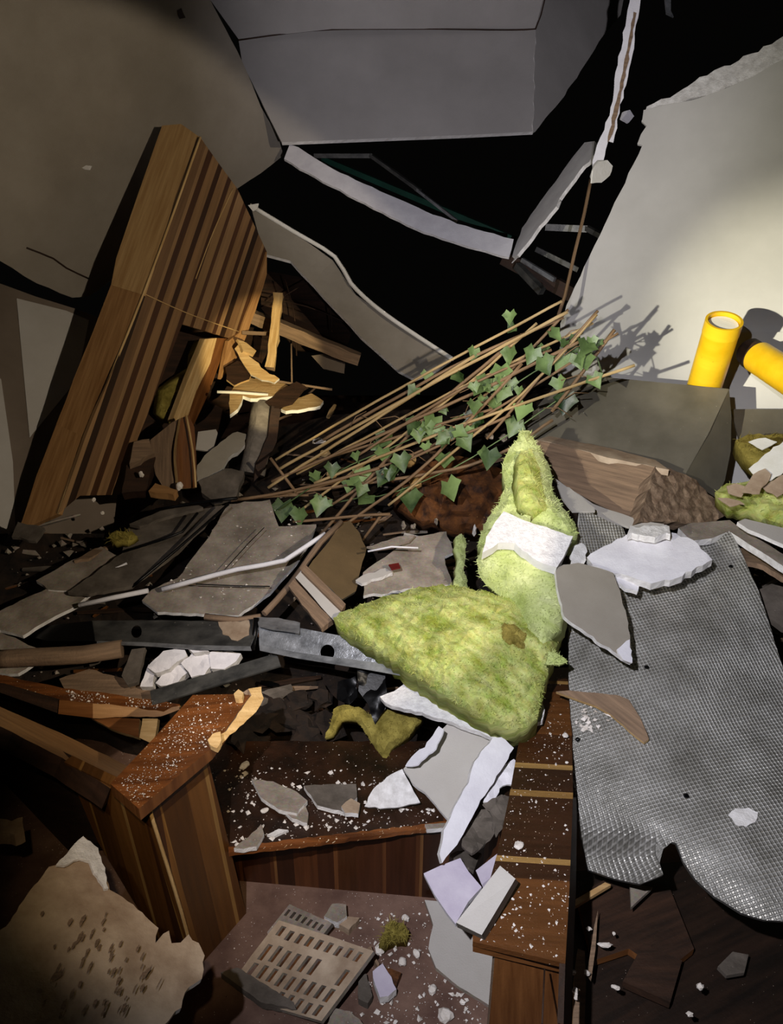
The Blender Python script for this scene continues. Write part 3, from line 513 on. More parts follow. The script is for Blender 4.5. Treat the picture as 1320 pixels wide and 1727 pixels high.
t_ = (B_ - A_).normalized(); t2 = (t_ + Vector((0, -.5, 0))).normalized()
A_ = B_ - t2 * .27
tb_ = cyl('tube_body', A_, B_, .056, YEL, tu, .005); cyl('rim_band', B_ - t2 * .045, B_ + t2 * .001, .0575, YEL, tb_, .008); cyl('foam_core', A_ + t2 * .01, B_ - t2 * .012, .046, WHTP, tu)
tu2 = empty('yellow_tube', 'tilted yellow plastic tube cut off by the right edge', 'plastic tube', U(1290, 610, 2.35))
C_, D_ = U(1262, 592, 2.52), U(1278, 600, 2.44); E_ = U(1385, 672, 2.22); dd = (E_ - C_).normalized(); D_ = C_ + dd * .055
tb2 = cyl('tube_body', D_, E_, .053, YEL, tu2, .006); cyl('dark_collar', C_, D_, .046, DARKW, tb2, .006)
T('grey_sheet', 'folded olive-grey metal sheet in front of the white wall', 'metal sheet', [(945, 640), (1000, 634), (1060, 640), (1145, 648), (1229, 656), (1195, 730), (1152, 806), (1080, 786), (1000, 765), (900, 745), (880, 715)], [(945, 640, 2.62), (1229, 656, 2.42), (1152, 806, 2.33)], .003, CARD)
T('grey_sheet_fold', 'narrow turned side of the olive-grey sheet below the yellow tube', 'metal sheet', [(1229, 656), (1233, 700), (1232, 760), (1222, 810), (1208, 840), (1180, 822), (1152, 806), (1195, 730)], [(1229, 656, 2.42), (1152, 806, 2.33), (1222, 815, 2.42)], .003, CARD)
T('thick_sheet', 'shadowed grey sheet lying behind the fold, under the tilted tube', 'sheet', [(1232, 690), (1330, 690), (1400, 700), (1400, 780), (1245, 740)], [(1232, 690, 2.55), (1400, 690, 2.45), (1245, 740, 2.5)], .01, CARD)
bb = empty('broken_beam', 'reddish-brown timber beam with rough broken end below the grey sheet', 'timber beam', U(1050, 860, 2.3))
surf('beam_side', [(905, 742), (945, 750), (1010, 768), (1105, 788), (1092, 830), (1075, 882), (1010, 852), (960, 825), (930, 800)], [(905, 742, 2.48), (1105, 788, 2.26), (1075, 882, 2.24)], .09, RAWD, ud=(1, .25), rag=1, seg=20, step=26, amp=.002, parent=bb)
surf('beam_top', [(905, 742), (925, 735), (1010, 752), (1105, 776), (1128, 792), (1105, 788), (1010, 768), (945, 750)], [(905, 742, 2.48), (1105, 788, 2.26), (1110, 776, 2.33)], .02, DIRTW, rag=1, seg=14, parent=bb)
surf('broken_end', [(1105, 786), (1130, 790), (1155, 800), (1180, 818), (1215, 850), (1222, 870), (1195, 884), (1140, 880), (1075, 882), (1092, 830)], [(1105, 788, 2.26), (1215, 850, 2.34), (1140, 882, 2.2)], .05, ENDG, rag=2.5, seg=9, step=10, amp=.014, ns=30, parent=bb)
T('thin_grey_board', 'thin blue-grey board tucked under the reddish beam', 'board', [(935, 806), (1000, 850), (1075, 876), (1120, 884), (1060, 888), (1010, 872), (950, 830)], [(935, 806, 2.3), (1120, 884, 2.14), (1010, 872, 2.16)], .008, PAINT, rag=1, seg=20)
T('thin_grey_board', 'small blue-grey board end right of the pale wool tuft', 'board', [(940, 818), (960, 822), (1002, 856), (1003, 862), (965, 862), (948, 840)], [(940, 818, 2.2), (1002, 856, 2.12), (948, 840, 2.15)], .006, PAINT, rag=1, seg=12)
T('glass_wool_heap', 'yellow wool heap mixed with peeled flakes at the right edge, upper part', 'insulation', [(1240, 742), (1260, 733), (1300, 732), (1400, 730), (1400, 800), (1310, 790), (1290, 800), (1270, 780), (1250, 760)], [(1240, 742, 2.35), (1400, 730, 2.3), (1280, 800, 2.25)], .06, WOOLD, step=10, dome=.035, dw=14, amp=.02, ns=22, rag=2, seg=9, fuzz=350)
T('glass_wool_heap', 'yellow wool heap mixed with peeled flakes at the right edge, lower part', 'insulation', [(1205, 830), (1225, 815), (1260, 812), (1320, 800), (1400, 800), (1400, 900), (1320, 890), (1290, 870), (1260, 855), (1225, 850)], [(1205, 830, 2.28), (1400, 800, 2.2), (1320, 890, 2.1)], .06, WOOL, step=10, dome=.035, dw=14, amp=.02, ns=22, rag=2, seg=9, fuzz=450)
fk = [((1262, 790), (1290, 765), (1320, 745), (1330, 790), (1300, 810), (1278, 815)), ((1250, 830), (1270, 800), (1290, 790), (1300, 800), (1280, 832)), ((1225, 820), (1240, 815), (1262, 822), (1250, 838), (1228, 832)), ((1285, 822), (1320, 800), (1345, 810), (1310, 838)), ((1262, 745), (1290, 738), (1310, 745), (1285, 758)), ((1210, 840), (1235, 842), (1255, 850), (1230, 854)), ((1296, 770), (1330, 760), (1335, 775), (1305, 782))]
for i, (o, lb) in enumerate(zip(fk, ['large cream paint flake on the right wool heap', 'upright cream flake left on the right wool heap', 'small ochre flake at the left tip of the wool heap', 'long pale flake by the right edge above the lower wool', 'flat flake on top of the upper wool heap', 'thin flake at the lower left of the wool heap', 'curled pale flake by the right edge on the upper wool'])):
    dz = random.uniform(-.03, .03); c0 = o[0]
    T('paint_flake', lb, 'paint flake', list(o), [(1230, 740, 2.26 + dz), (1330, 740, 2.2), (1280, 850, 2.12 - dz)], .003, WHTP if i in (0, 6, 4) else DIRTW, rag=1.8, seg=8)
T('grey_board_stack', 'grey layered board end resting on the top of the foil sheet', 'board', [(1144, 890), (1165, 882), (1230, 877), (1250, 892), (1330, 940), (1330, 960), (1229, 896), (1200, 908), (1165, 912)], [(1144, 890, 2.12), (1330, 945, 1.96), (1165, 912, 2.05)], .02, GREYB, GYPE, rag=1, seg=18)
T('grey_board_stack', 'smooth grey board at the right edge lying over the layered one', 'board', [(1243, 880), (1256, 875), (1320, 890), (1400, 905), (1400, 950), (1320, 918), (1262, 893)], [(1243, 880, 2.05), (1400, 905, 1.98), (1320, 918, 1.96)], .012, PAINT, GYPE, rag=.8, seg=20)
T('grey_board_stack', 'dim grey slab low at the right edge behind the foil sheet', 'board', [(1268, 1000), (1300, 985), (1400, 1010), (1400, 1080), (1320, 1058), (1290, 1040)], [(1268, 1000, 2.1), (1400, 1010, 2.05), (1320, 1058, 2.0)], .02, GREYD, rag=2, seg=12)
T('grey_board_stack', 'dim splintered lath right of the foil sheet top', 'board', [(1246, 925), (1275, 925), (1310, 945), (1340, 965), (1340, 985), (1290, 955), (1252, 945)], [(1246, 925, 2.12), (1340, 965, 2.05), (1290, 955, 2.05)], .015, RAWD, rag=1.5, seg=10)
# ================================================================ FOIL SHEET
FA = [(980, 860, 2.16), (1060, 900, 2.14), (1235, 897, 2.1), (1290, 1010, 1.98), (1345, 1170, 1.82), (960, 1000, 2.02), (958, 1150, 1.86), (1150, 1120, 1.84), (962, 1300, 1.73), (980, 1410, 1.66), (1130, 1330, 1.64), (1330, 1330, 1.62), (1100, 1420, 1.56), (1230, 1480, 1.47), (1380, 1540, 1.40), (990, 1460, 1.68), (1060, 1490, 1.63), (1380, 1400, 1.53)]
fdp = anch(FA)
def frip(x, y): return .006 * math.sin((y - x * .25) / 38.) * math.exp(-((y - 1350) / 160) ** 2) + .004 * noise.noise(Vector((x / 60, y / 60, 1))) - .035 * math.exp(-((y - 1440 - (x - 1000) * .02) / 26) ** 2) * (1 if x < 1115 else 0)
fo = T('foil_sheet', 'large silver scrim-faced foil board draped down the right side', 'foil board', [(960, 935), (990, 955), (1040, 930), (1060, 905), (1150, 905), (1190, 902), (1231, 896), (1250, 930), (1280, 1000), (1305, 1080), (1330, 1160), (1420, 1250), (1420, 1570), (1330, 1555), (1290, 1552), (1250, 1540), (1205, 1512), (1170, 1480), (1152, 1452), (1140, 1422), (1133, 1420), (1118, 1432), (1112, 1455), (1118, 1475), (1080, 1491), (1040, 1483), (992, 1467), (978, 1410), (970, 1345), (962, 1300), (966, 1240), (960, 1180), (958, 1080), (960, 1000)], fdp, .009, FOIL, STEELD, step=14, ripple=frip, smooth=True, rag=.8, seg=14, ud=(.97, -.2))
T('foil_offcut', 'small foil-faced offcut standing between the wool tuft and white slab', 'foil board', [(978, 860), (990, 862), (1050, 890), (1056, 905), (1020, 920), (988, 945), (972, 935)], [(978, 860, 2.12), (1050, 890, 2.12), (980, 940, 2.05)], .01, FOIL, GYPE, rag=.8, seg=12)
T('foil_bit', 'crinkled silver bit at the top left corner of the foil board', 'foil scrap', [(962, 925), (980, 915), (990, 930), (985, 950), (962, 952)], [(962, 925, 2.0), (990, 930, 2.0), (975, 952, 1.97)], .004, GYPE, rag=2, seg=6)
T('gypsum_slab', 'white rough-edged gypsum slab lying on top of the foil board', 'gypsum slab', [(989, 940), (1030, 916), (1060, 899), (1100, 893), (1128, 898), (1160, 906), (1182, 925), (1201, 944), (1167, 963), (1140, 975), (1097, 985), (1055, 970), (1020, 960), (999, 952)], [(989, 940, 1.99), (1201, 944, 1.93), (1097, 985, 1.88)], .022, GYPW, GYPE, rag=2.5, seg=9, step=14, amp=.003)
T('gypsum_crumble', 'crumbled white gypsum ridge on the back of the white slab', 'gypsum', [(1058, 900), (1062, 886), (1078, 890), (1098, 886), (1128, 888), (1130, 900), (1095, 904)], [(1058, 900, 2.0), (1130, 900, 1.98), (1090, 885, 2.03)], .02, GYPE, rag=2.5, seg=7, step=8, amp=.01)
T('gypsum_crumble', 'narrow white gypsum sliver under the front of the white slab', 'gypsum', [(985, 952), (1040, 968), (1078, 985), (1076, 997), (1055, 992), (1030, 975), (990, 962)], [(985, 952, 1.97), (1078, 985, 1.92), (1055, 992, 1.9)], .012, GYPW, GYPE, rag=2, seg=8)
T('taupe_slab', 'taupe board shard with white torn tip hanging over the foil', 'board', [(936, 960), (950, 952), (975, 949), (1000, 955), (1034, 966), (1040, 985), (1048, 1010), (1055, 1030), (1062, 1070), (1065, 1117), (1050, 1110), (1034, 1099), (990, 1068), (951, 1040), (942, 1000)], [(940, 960, 1.88), (1034, 966, 1.90), (1055, 1110, 1.74)], .012, TAUPE, GYPE, rag=1.6, seg=10)
T('torn_tip', 'white torn gypsum tip on the point of the taupe shard', 'gypsum', [(1040, 1095), (1062, 1078), (1066, 1118), (1050, 1112)], [(1040, 1095, 1.74), (1062, 1078, 1.77), (1055, 1118, 1.72)], .004, GYPW, GYPE, rag=1.5, seg=6)
T('wood_shard', 'bent split wood shard lying on the left of the foil board', 'wood shard', [(937, 1166), (960, 1164), (1000, 1168), (1041, 1172), (1060, 1180), (1080, 1212), (1094, 1246), (1086, 1252), (1060, 1232), (1030, 1205), (1004, 1190), (970, 1178)], lambda x, y: fdp(x, y) - .022 + .0001 * (1094 - x) * 0, .012, RAWD, RAW, ud=(.8, .6), rag=1, seg=12)
T('patch', 'cream round patch stuck on the lower foil board', 'patch', [(1228, 1375), (1240, 1364), (1262, 1362), (1278, 1370), (1274, 1386), (1258, 1394), (1240, 1390)], lambda x, y: fdp(x, y) - frip(x, y) - .006, .002, GYPE, rag=1.5, seg=6)
crumbs('plaster_dust', 'white plaster crumbs caught on the left side of the foil board', 'plaster crumbs', [(985, 1180), (1040, 1200), (1060, 1240), (1000, 1240), (970, 1220)], lambda x, y: fdp(x, y) - .006, 60, .002, .008, CRUMB)
for q, lb in (((1157, 1342), 'small dark hole-like bit of grit on the lower foil board'), ((974, 1247), 'dark grit on the left edge of the foil board'), ((1232, 955), 'dark grit near the top right corner of the foil board'), ((1090, 1125), 'dark grit below the taupe shard on the foil')):
    tag(lump('grit', q[0], q[1], fdp(*q) - .01, .006, BLACKP, (1, 1, .7)), lb, 'grit')
# ================================================================ GLASS WOOL
bat = empty('glass_wool_batt', 'big folded yellow-green glass wool batt in the middle of the pile', 'insulation', U(780, 1200, 1.85))
surf('lower_lobe', [(562, 1042), (580, 1030), (620, 1016), (660, 1003), (700, 992), (745, 985), (790, 992), (830, 1000), (870, 1008), (905, 1022), (935, 1000), (955, 1000), (952, 1050), (940, 1085), (932, 1110), (918, 1150), (912, 1185), (905, 1212), (890, 1226), (868, 1231), (845, 1226), (815, 1212), (780, 1190), (745, 1168), (712, 1145), (680, 1128), (655, 1108), (620, 1088), (590, 1072), (572, 1060)], [(562, 1042, 1.98), (745, 990, 2.0), (950, 1010, 1.92), (860, 1228, 1.70), (700, 1140, 1.82), (910, 1180, 1.74), (760, 1080, 1.86)], .09, WOOL, step=7, dome=.045, dw=13, amp=.020, ns=20, rag=2.5, seg=7, fuzz=6000, parent=bat, ud=(1, .6), fl=(.004, .013))
surf('upper_fold', [(803, 945), (812, 925), (835, 916), (868, 915), (885, 925), (912, 935), (932, 955), (947, 985), (951, 1015), (942, 1060), (915, 1085), (890, 1060), (878, 1030), (862, 1010), (840, 1003), (818, 985), (806, 965)], [(803, 945, 1.97), (868, 915, 1.98), (950, 1010, 1.86), (880, 1060, 1.83), (850, 1000, 1.95)], .05, WOOLP, step=9, dome=.06, dw=20, amp=.014, ns=16, rag=1.5, seg=8, fuzz=1800, parent=bat, fl=(.006, .016))
surf('torn_core', [(838, 1062), (850, 1050), (872, 1056), (892, 1072), (886, 1096), (868, 1100), (850, 1085)], [(838, 1062, 1.82), (892, 1072, 1.80), (860, 1100, 1.79)], .03, WOOLD, step=6, dome=.02, dw=8, amp=.02, ns=30, fuzz=150, rag=2, seg=6, parent=bat, fl=(.004, .012))
tf = empty('glass_wool_tuft', 'tall pale yellow glass wool tuft above the stippled plaster block', 'insulation', U(880, 920, 2.05))
surf('tuft', [(872, 740), (880, 725), (892, 726), (900, 740), (915, 765), (928, 795), (932, 830), (945, 850), (968, 880), (975, 900), (960, 908), (930, 892), (900, 880), (860, 870), (835, 890), (815, 925), (805, 920), (815, 885), (840, 850), (852, 815), (846, 785), (855, 765), (862, 752)], [(880, 725, 2.2), (930, 800, 2.16), (970, 900, 2.0), (810, 915, 2.06), (850, 800, 2.15), (890, 860, 2.04)], .07, WOOLP, step=8, dome=.04, dw=11, amp=.02, ns=20, rag=2.5, seg=7, fuzz=2200, parent=tf, fl=(.005, .018))
surf('yellow_core', [(878, 760), (895, 755), (910, 790), (915, 830), (925, 860), (905, 868), (880, 850), (872, 810)], [(878, 760, 2.12), (910, 790, 2.10), (900, 868, 1.99)], .04, WOOL, step=8, dome=.02, dw=8, amp=.015, ns=20, fuzz=300, parent=tf, rag=2, seg=7, fl=(.006, .02))
T('wool_wisp', 'thin cream wool wisp standing between grey tiles and the batt', 'insulation', [(768, 905), (778, 900), (786, 915), (784, 945), (782, 965), (790, 992), (775, 998), (765, 985), (772, 950), (766, 925)], [(768, 905, 2.22), (786, 915, 2.22), (778, 995, 2.12)], .02, WOOLP, step=6, dome=.012, dw=5, amp=.01, ns=30, fuzz=150, rag=2, seg=6, fl=(.006, .02))
T('wool_wisp', 'pale fibre wisp sticking out right of the batt over the foil', 'insulation', [(925, 1100), (945, 1106), (957, 1116), (940, 1120), (920, 1118)], [(925, 1100, 1.76), (957, 1116, 1.75), (930, 1120, 1.74)], .01, WOOLP, step=6, dome=.006, dw=5, amp=.006, ns=30, fuzz=120, rag=2, seg=6, fl=(.006, .02))
T('wool_scrap', 'yellow glass wool scrap dangling in the dark below the steel stud', 'insulation', [(562, 1196), (580, 1188), (605, 1192), (622, 1205), (650, 1196), (690, 1205), (712, 1212), (690, 1240), (665, 1258), (650, 1282), (632, 1262), (620, 1240), (600, 1215), (575, 1215), (560, 1240), (548, 1245)], [(562, 1196, 2.0), (700, 1210, 1.96), (640, 1275, 1.9), (550, 1240, 1.97)], .03, WOOLD, step=8, dome=.02, dw=8, amp=.015, ns=20, fuzz=500, rag=2, seg=8, fl=(.004, .012))
T('stippled_block', 'white stippled plaster block pressed into the upper wool fold', 'plaster block', [(849, 862), (870, 872), (892, 880), (930, 893), (966, 904), (950, 940), (938, 958), (905, 946), (880, 928), (868, 916), (840, 916), (813, 932), (820, 905), (835, 880)], [(849, 862, 1.99), (966, 904, 1.93), (813, 932, 1.90)], .03, POPC, GYPW, rag=1.5, seg=9, step=12, amp=.002)
T('stippled_sheet', 'white stippled plaster sheet under the lower tip of the batt', 'plaster sheet', [(640, 1175), (665, 1165), (690, 1145), (720, 1150), (780, 1190), (850, 1225), (905, 1212), (912, 1180), (918, 1198), (914, 1216), (880, 1225), (850, 1240), (838, 1247), (800, 1232), (745, 1212), (700, 1200), (660, 1190)], [(640, 1175, 1.90), (838, 1247, 1.75), (916, 1195, 1.80)], .015, POPC, GYPE, rag=2, seg=9, step=14, amp=.002)
# ================================================================ WHITE BOARD CONE
T('torn_board', 'crumpled white triangular gypsum flap pointing left under the batt', 'torn board', [(614, 1360), (630, 1330), (652, 1311), (678, 1297), (690, 1320), (708, 1353), (680, 1360), (648, 1363)], [(614, 1360, 1.72), (680, 1297, 1.76), (708, 1353, 1.72)], .012, GYPE, rag=1.5, seg=8, step=9, amp=.008, ns=25)
T('torn_board', 'grey inner face of the folded board below the white stippled sheet', 'torn board', [(680, 1297), (700, 1275), (720, 1262), (728, 1245), (760, 1215), (832, 1240), (815, 1290), (790, 1340), (762, 1388), (740, 1365), (715, 1335), (695, 1320)], [(680, 1297, 1.76), (832, 1240, 1.80), (762, 1388, 1.64)], .012, PAINT, GYPE, rag=1.2, seg=12)
T('torn_board', 'pale torn rim curling along the left of the grey inner face', 'torn board', [(683, 1292), (700, 1270), (716, 1260), (740, 1225), (748, 1230), (735, 1262), (722, 1272), (704, 1290)], [(683, 1292, 1.74), (740, 1225, 1.78), (722, 1272, 1.73)], .004, GYPW, rag=1.5, seg=8)
T('torn_board', 'long white board strip pointing down from the stippled sheet', 'torn board', [(830, 1245), (848, 1243), (866, 1262), (850, 1290), (832, 1320), (810, 1350), (795, 1380), (770, 1425), (745, 1456), (741, 1440), (748, 1400), (760, 1378), (775, 1345), (790, 1320), (800, 1285)], [(840, 1245, 1.74), (745, 1456, 1.56), (866, 1262, 1.74)], .014, GYPW, GYPE, rag=1.8, seg=10)
T('torn_board', 'crumpled white paper scrap between the long strip and dark plank', 'torn board', [(850, 1290), (866, 1280), (878, 1292), (870, 1320), (848, 1325), (832, 1350), (815, 1352), (830, 1322)], [(850, 1290, 1.75), (878, 1292, 1.75), (820, 1350, 1.68)], .006, GYPW, GYPE, rag=2, seg=7, step=9, amp=.01, ns=25)
for o, lb in (([(790, 1388), (812, 1365), (840, 1360), (835, 1400), (815, 1425), (795, 1440), (778, 1425)], 'dark crumpled paper left of the banded plank, lower'), ([(815, 1355), (845, 1340), (868, 1345), (852, 1390), (838, 1410), (832, 1375)], 'dark crumpled paper left of the banded plank, upper'), ([(760, 1440), (790, 1430), (812, 1440), (798, 1470), (780, 1460)], 'dark crumpled paper just above the lavender plates')):
    T('crumpled_paper', lb, 'crumpled paper', o, [(o[0][0], o[0][1], 1.66), (o[2][0], o[2][1], 1.70), (o[4][0], o[4][1], 1.60)], .006, GREYD, rag=2, seg=8, step=10, amp=.02, ns=20)
T('lavender_plate', 'lavender-white square plate left of the upright grey brick', 'board plate', [(714, 1473), (742, 1460), (776, 1447), (790, 1470), (812, 1496), (790, 1520), (768, 1558), (755, 1542), (732, 1508)], [(714, 1473, 1.58), (776, 1447, 1.60), (768, 1558, 1.48)], .012, GYPL, GYPW)
T('lavender_plate', 'small lavender triangle between plate, brick and dark plank', 'board plate', [(802, 1468), (838, 1440), (850, 1462), (812, 1492)], [(802, 1468, 1.56), (838, 1440, 1.58), (812, 1492, 1.52)], .01, GYPL)
tag(solid('grey_brick', [U(843, 1460, 1.365), U(869, 1482, 1.345), U(812, 1577, 1.265), U(769, 1556, 1.29)], [U(846, 1468, 1.395), U(874, 1489, 1.375), U(817, 1586, 1.295), U(771, 1564, 1.32)], TAUPE, topmat=PAINT), 'pale grey rectangular brick leaning on the end of the banded plank', 'brick')
T('floor_sheet', 'flat smooth grey board sheet lying on the brown floor', 'board sheet', [(716, 1518), (740, 1520), (760, 1545), (800, 1570), (838, 1600), (836, 1650), (826, 1696), (800, 1680), (762, 1655), (735, 1632), (722, 1600), (730, 1560)], lambda x, y: horiz(.012)(x, y), .01, PAINT, GREYB, rag=1, seg=14)
# ================================================================ BANDED PLANK AND POST AT CENTRE RIGHT
pk = empty('wall_cap_plank', 'long dusty reddish plank with pale bands running down to the right of centre', 'wooden plank', U(880, 1620, 1.25))
pz = horiz(.38)
def pp(x, y): return U(x, y, pz(x, y))
out = [(900, 1130), (962, 1125), (966, 1340), (960, 1500), (953, 1640), (797, 1602), (798, 1588), (840, 1440), (858, 1345), (874, 1255)]
surf('plank_top', [(900, 1130), (962, 1125), (966, 1340), (960, 1500), (953, 1625), (797, 1588), (838, 1440), (858, 1345), (874, 1255)], pz, .012, PLANKX, ud=(1, .06), parent=pk)
tp = [pp(797, 1588), pp(953, 1625), pp(966, 1340), pp(858, 1345)]
surf('plank_front', [(797, 1588), (953, 1625), (954, 1642), (797, 1605)], plane((797, 1588, pz(797, 1588) + .002), (-.1, -1, 0)), .02, TEAK, ud=(1, 0), parent=pk)
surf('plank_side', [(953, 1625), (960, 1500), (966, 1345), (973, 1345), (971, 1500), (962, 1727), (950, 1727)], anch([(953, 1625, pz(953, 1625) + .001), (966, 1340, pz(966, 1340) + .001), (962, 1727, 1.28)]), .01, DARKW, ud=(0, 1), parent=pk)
surf('post_front', [(834, 1614), (950, 1640), (948, 1760), (822, 1760)], plane((834, 1614, pz(834, 1614) + .05), (0, -1, .05)), .02, TEAK, RAWD, ud=(0, 1), parent=pk)
tube('post_joint', [U(918, 1634, pz(918, 1634) - .001 + .03), U(914, 1727, 1.2)], .002, DARKW, pk, 4)
tag(lump('plaster_chip', 875, 1426, pz(875, 1426) - .006, .010, CRUMB, (1.2, .9, .5)), 'white chip on the dusty banded plank above its lower band', 'plaster chip')
tag(lump('plaster_chip', 953, 1240, pz(953, 1240) - .02, .008, CRUMB, (1, .9, .5)), 'white chip at the upper right edge of the banded plank', 'plaster chip')
crumbs('plaster_dust', 'white plaster crumbs strewn over the banded plank', 'plaster crumbs', [(885, 1190), (955, 1190), (962, 1480), (950, 1620), (805, 1585), (845, 1440), (862, 1345)], pz, 260, .0008, .004, CRUMB)
# ================================================================ BENCH
Yb = U(740, 1515, 1.798).y
def bz(x, y): return Yb / ray(x, y).y * 1.0
zt = U(740, 1392, bz(740, 1392)).z
bn = empty('panelled_bench', 'low mahogany-panelled bench step littered with plaster in the centre', 'bench', Vector((-.1, Yb, 0)))
surf('bench_front', [(385, 1432), (560, 1412), (752, 1390), (900, 1380), (900, 1500), (745, 1516), (590, 1532), (380, 1585)], plane((740, 1515, 1.798), (-.1, -1, 0)), .02, VEND, ud=(0, 1), parent=bn)
bp_ = plane((740, 1390, plane((740, 1515, 1.798), (-.1, -1, 0))(740, 1390)), (0, 0, 1))
surf('bench_top', [(385, 1434), (560, 1414), (752, 1390), (900, 1380), (880, 1250), (330, 1250), (350, 1330)], bp_, .012, BENCHT, parent=bn, rag=1, seg=12)
surf('bench_nosing', [(385, 1428), (560, 1408), (752, 1385), (752, 1393), (560, 1417), (385, 1438)], lambda x, y: bp_(x, y) - .003, .012, LACQ, parent=bn, rag=1.2, seg=10)
crumbs('plaster_dust', 'white plaster crumbs and dust on the bench top', 'plaster crumbs', [(370, 1290), (620, 1300), (740, 1370), (740, 1388), (560, 1408), (395, 1425)], bp_, 300, .0012, .008, CRUMB)
for o, m, dz, lb in (([(424, 1313), (460, 1318), (500, 1335), (518, 1350), (500, 1372), (470, 1365), (440, 1345)], GREYB, .03, 'pale grey pointed shard on the bench top, upper left'), ([(478, 1365), (510, 1350), (520, 1372), (518, 1388), (492, 1380)], GREYB, .02, 'squarish grey shard just below the pointed shard'), ([(512, 1325), (600, 1322), (602, 1345), (580, 1370), (535, 1358)], GREYD, .02, 'dark flat shard right of the pointed shard'), ([(575, 1360), (592, 1346), (607, 1355), (604, 1372), (582, 1371)], DIRTW, .03, 'pinkish stone-like chunk on the right of the bench top'), ([(394, 1430), (418, 1412), (440, 1390), (445, 1405), (432, 1428), (410, 1432)], GREYB, .02, 'curved grey shard at the left front of the bench'), ([(450, 1408), (470, 1398), (486, 1400), (462, 1410)], GYPE, .008, 'thin white sliver at the front of the bench'), ([(716, 1390), (752, 1388), (750, 1396), (720, 1398)], GREYB, .01, 'flat grey sliver on the bench edge under the white strip')):
    T('plaster_shard', lb, 'plaster shard', o, lambda x, y, dz=dz: bp_(x, y) - dz, .012, m, GYPE, rag=1.2, seg=9)
tag(lump('plaster_chip', 412, 1291, bp_(412, 1291) - .01, .012, CRUMB, (1.3, .8, .5)), 'white chip cluster at the back left of the bench top', 'plaster chip')
tag(lump('plaster_chip', 446, 1367, bp_(446, 1367) - .01, .008, CRUMB, (1.3, .8, .5)), 'white chip left of the squarish grey shard', 'plaster chip')
# dark hollow between bench and pile
T('black_film', 'shiny black plastic film hanging from the steel stud end', 'plastic film', [(602, 1100), (618, 1090), (648, 1118), (652, 1160), (650, 1195), (632, 1222), (622, 1190), (604, 1165)], [(602, 1100, 2.0), (650, 1118, 1.99), (632, 1222, 1.93)], .003, BLACKP, rag=1.5, seg=10, step=9, amp=.015, ns=20, smooth=True)
T('black_film', 'small shiny black film scrap left of the hanging one', 'plastic film', [(570, 1150), (600, 1140), (602, 1175), (588, 1188), (568, 1180)], [(570, 1150, 2.06), (600, 1140, 2.05), (588, 1188, 2.02)], .003, BLACKP, rag=1.5, seg=8, step=8, amp=.015, ns=25, smooth=True)
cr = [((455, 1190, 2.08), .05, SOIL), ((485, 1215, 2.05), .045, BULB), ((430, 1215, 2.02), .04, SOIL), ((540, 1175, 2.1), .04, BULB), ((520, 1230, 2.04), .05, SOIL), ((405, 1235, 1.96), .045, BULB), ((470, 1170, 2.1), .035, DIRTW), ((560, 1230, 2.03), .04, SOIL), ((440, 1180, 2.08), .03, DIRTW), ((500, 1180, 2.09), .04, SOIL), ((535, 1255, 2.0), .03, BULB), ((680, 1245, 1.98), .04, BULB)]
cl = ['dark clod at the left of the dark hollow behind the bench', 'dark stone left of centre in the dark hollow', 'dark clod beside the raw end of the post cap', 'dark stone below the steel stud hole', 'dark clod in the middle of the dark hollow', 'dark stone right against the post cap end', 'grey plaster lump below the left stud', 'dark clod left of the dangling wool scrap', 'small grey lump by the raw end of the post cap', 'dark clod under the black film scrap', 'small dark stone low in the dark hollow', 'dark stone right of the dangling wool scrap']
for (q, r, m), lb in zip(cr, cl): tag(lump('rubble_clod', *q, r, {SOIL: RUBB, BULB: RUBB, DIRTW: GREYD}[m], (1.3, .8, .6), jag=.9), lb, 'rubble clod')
# ================================================================ CORNER POST AT LEFT
po = empty('low_wall_corner', 'red-brown panelled low wall corner with dusty varnished cap at lower left', 'low wall', U(320, 1600, 1.62))
c0, c1, c2, c3 = U(250, 1355, 1.385), U(347, 1268, 1.50), U(100, 1275, 1.56), U(262, 1215, 1.66)
b0, b1, b2 = U(325, 1640, 1.64), U(418, 1550, 1.745), U(256, 1545, 1.80)
surf('right_face', [(250, 1355), (347, 1266), (418, 1552), (376, 1600), (383, 1640), (384, 1740), (330, 1740), (322, 1600)], anch([(250, 1355, 1.385), (347, 1268, 1.50), (322, 1600, 1.60)]), .02, VENR, ud=(.24, 1), parent=po)
surf('left_face', [(108, 1285), (250, 1355), (322, 1600), (330, 1740), (240, 1545), (165, 1420)], anch([(250, 1355, 1.385), (108, 1285, 1.53), (322, 1600, 1.60)]), .02, VENR, ud=(.28, 1), parent=po)
tube('corner_bead', [U(250, 1358, 1.38), U(322, 1600, 1.595), U(330, 1727, 1.66)], .004, RAW, po, 6)
ca = [U(186, 1322, 1.39), U(234, 1364, 1.325), U(356, 1262, 1.46), U(424, 1170, 1.64), U(325, 1172, 1.67), U(262, 1242, 1.53)]
cab_ = [v + Vector((0, 0, -.028)) for v in ca]
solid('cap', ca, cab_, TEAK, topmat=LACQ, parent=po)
surf('raw_cap_end', [(358, 1262), (424, 1172), (418, 1162), (440, 1158), (444, 1178), (432, 1200), (404, 1226), (372, 1256)], [(356, 1262, 1.455), (424, 1170, 1.635), (440, 1205, 1.62)], .02, RAW, ENDG, rag=2, seg=9, step=12, amp=.004, parent=po)
T('wood_chip', 'bright yellow wood chip stuck on the right side of the cap', 'wood chip', [(350, 1248), (358, 1238), (372, 1234), (373, 1248), (366, 1262), (354, 1256)], [(350, 1248, 1.45), (373, 1240, 1.46), (362, 1262, 1.43)], .012, RAW, rag=1.2, seg=6)
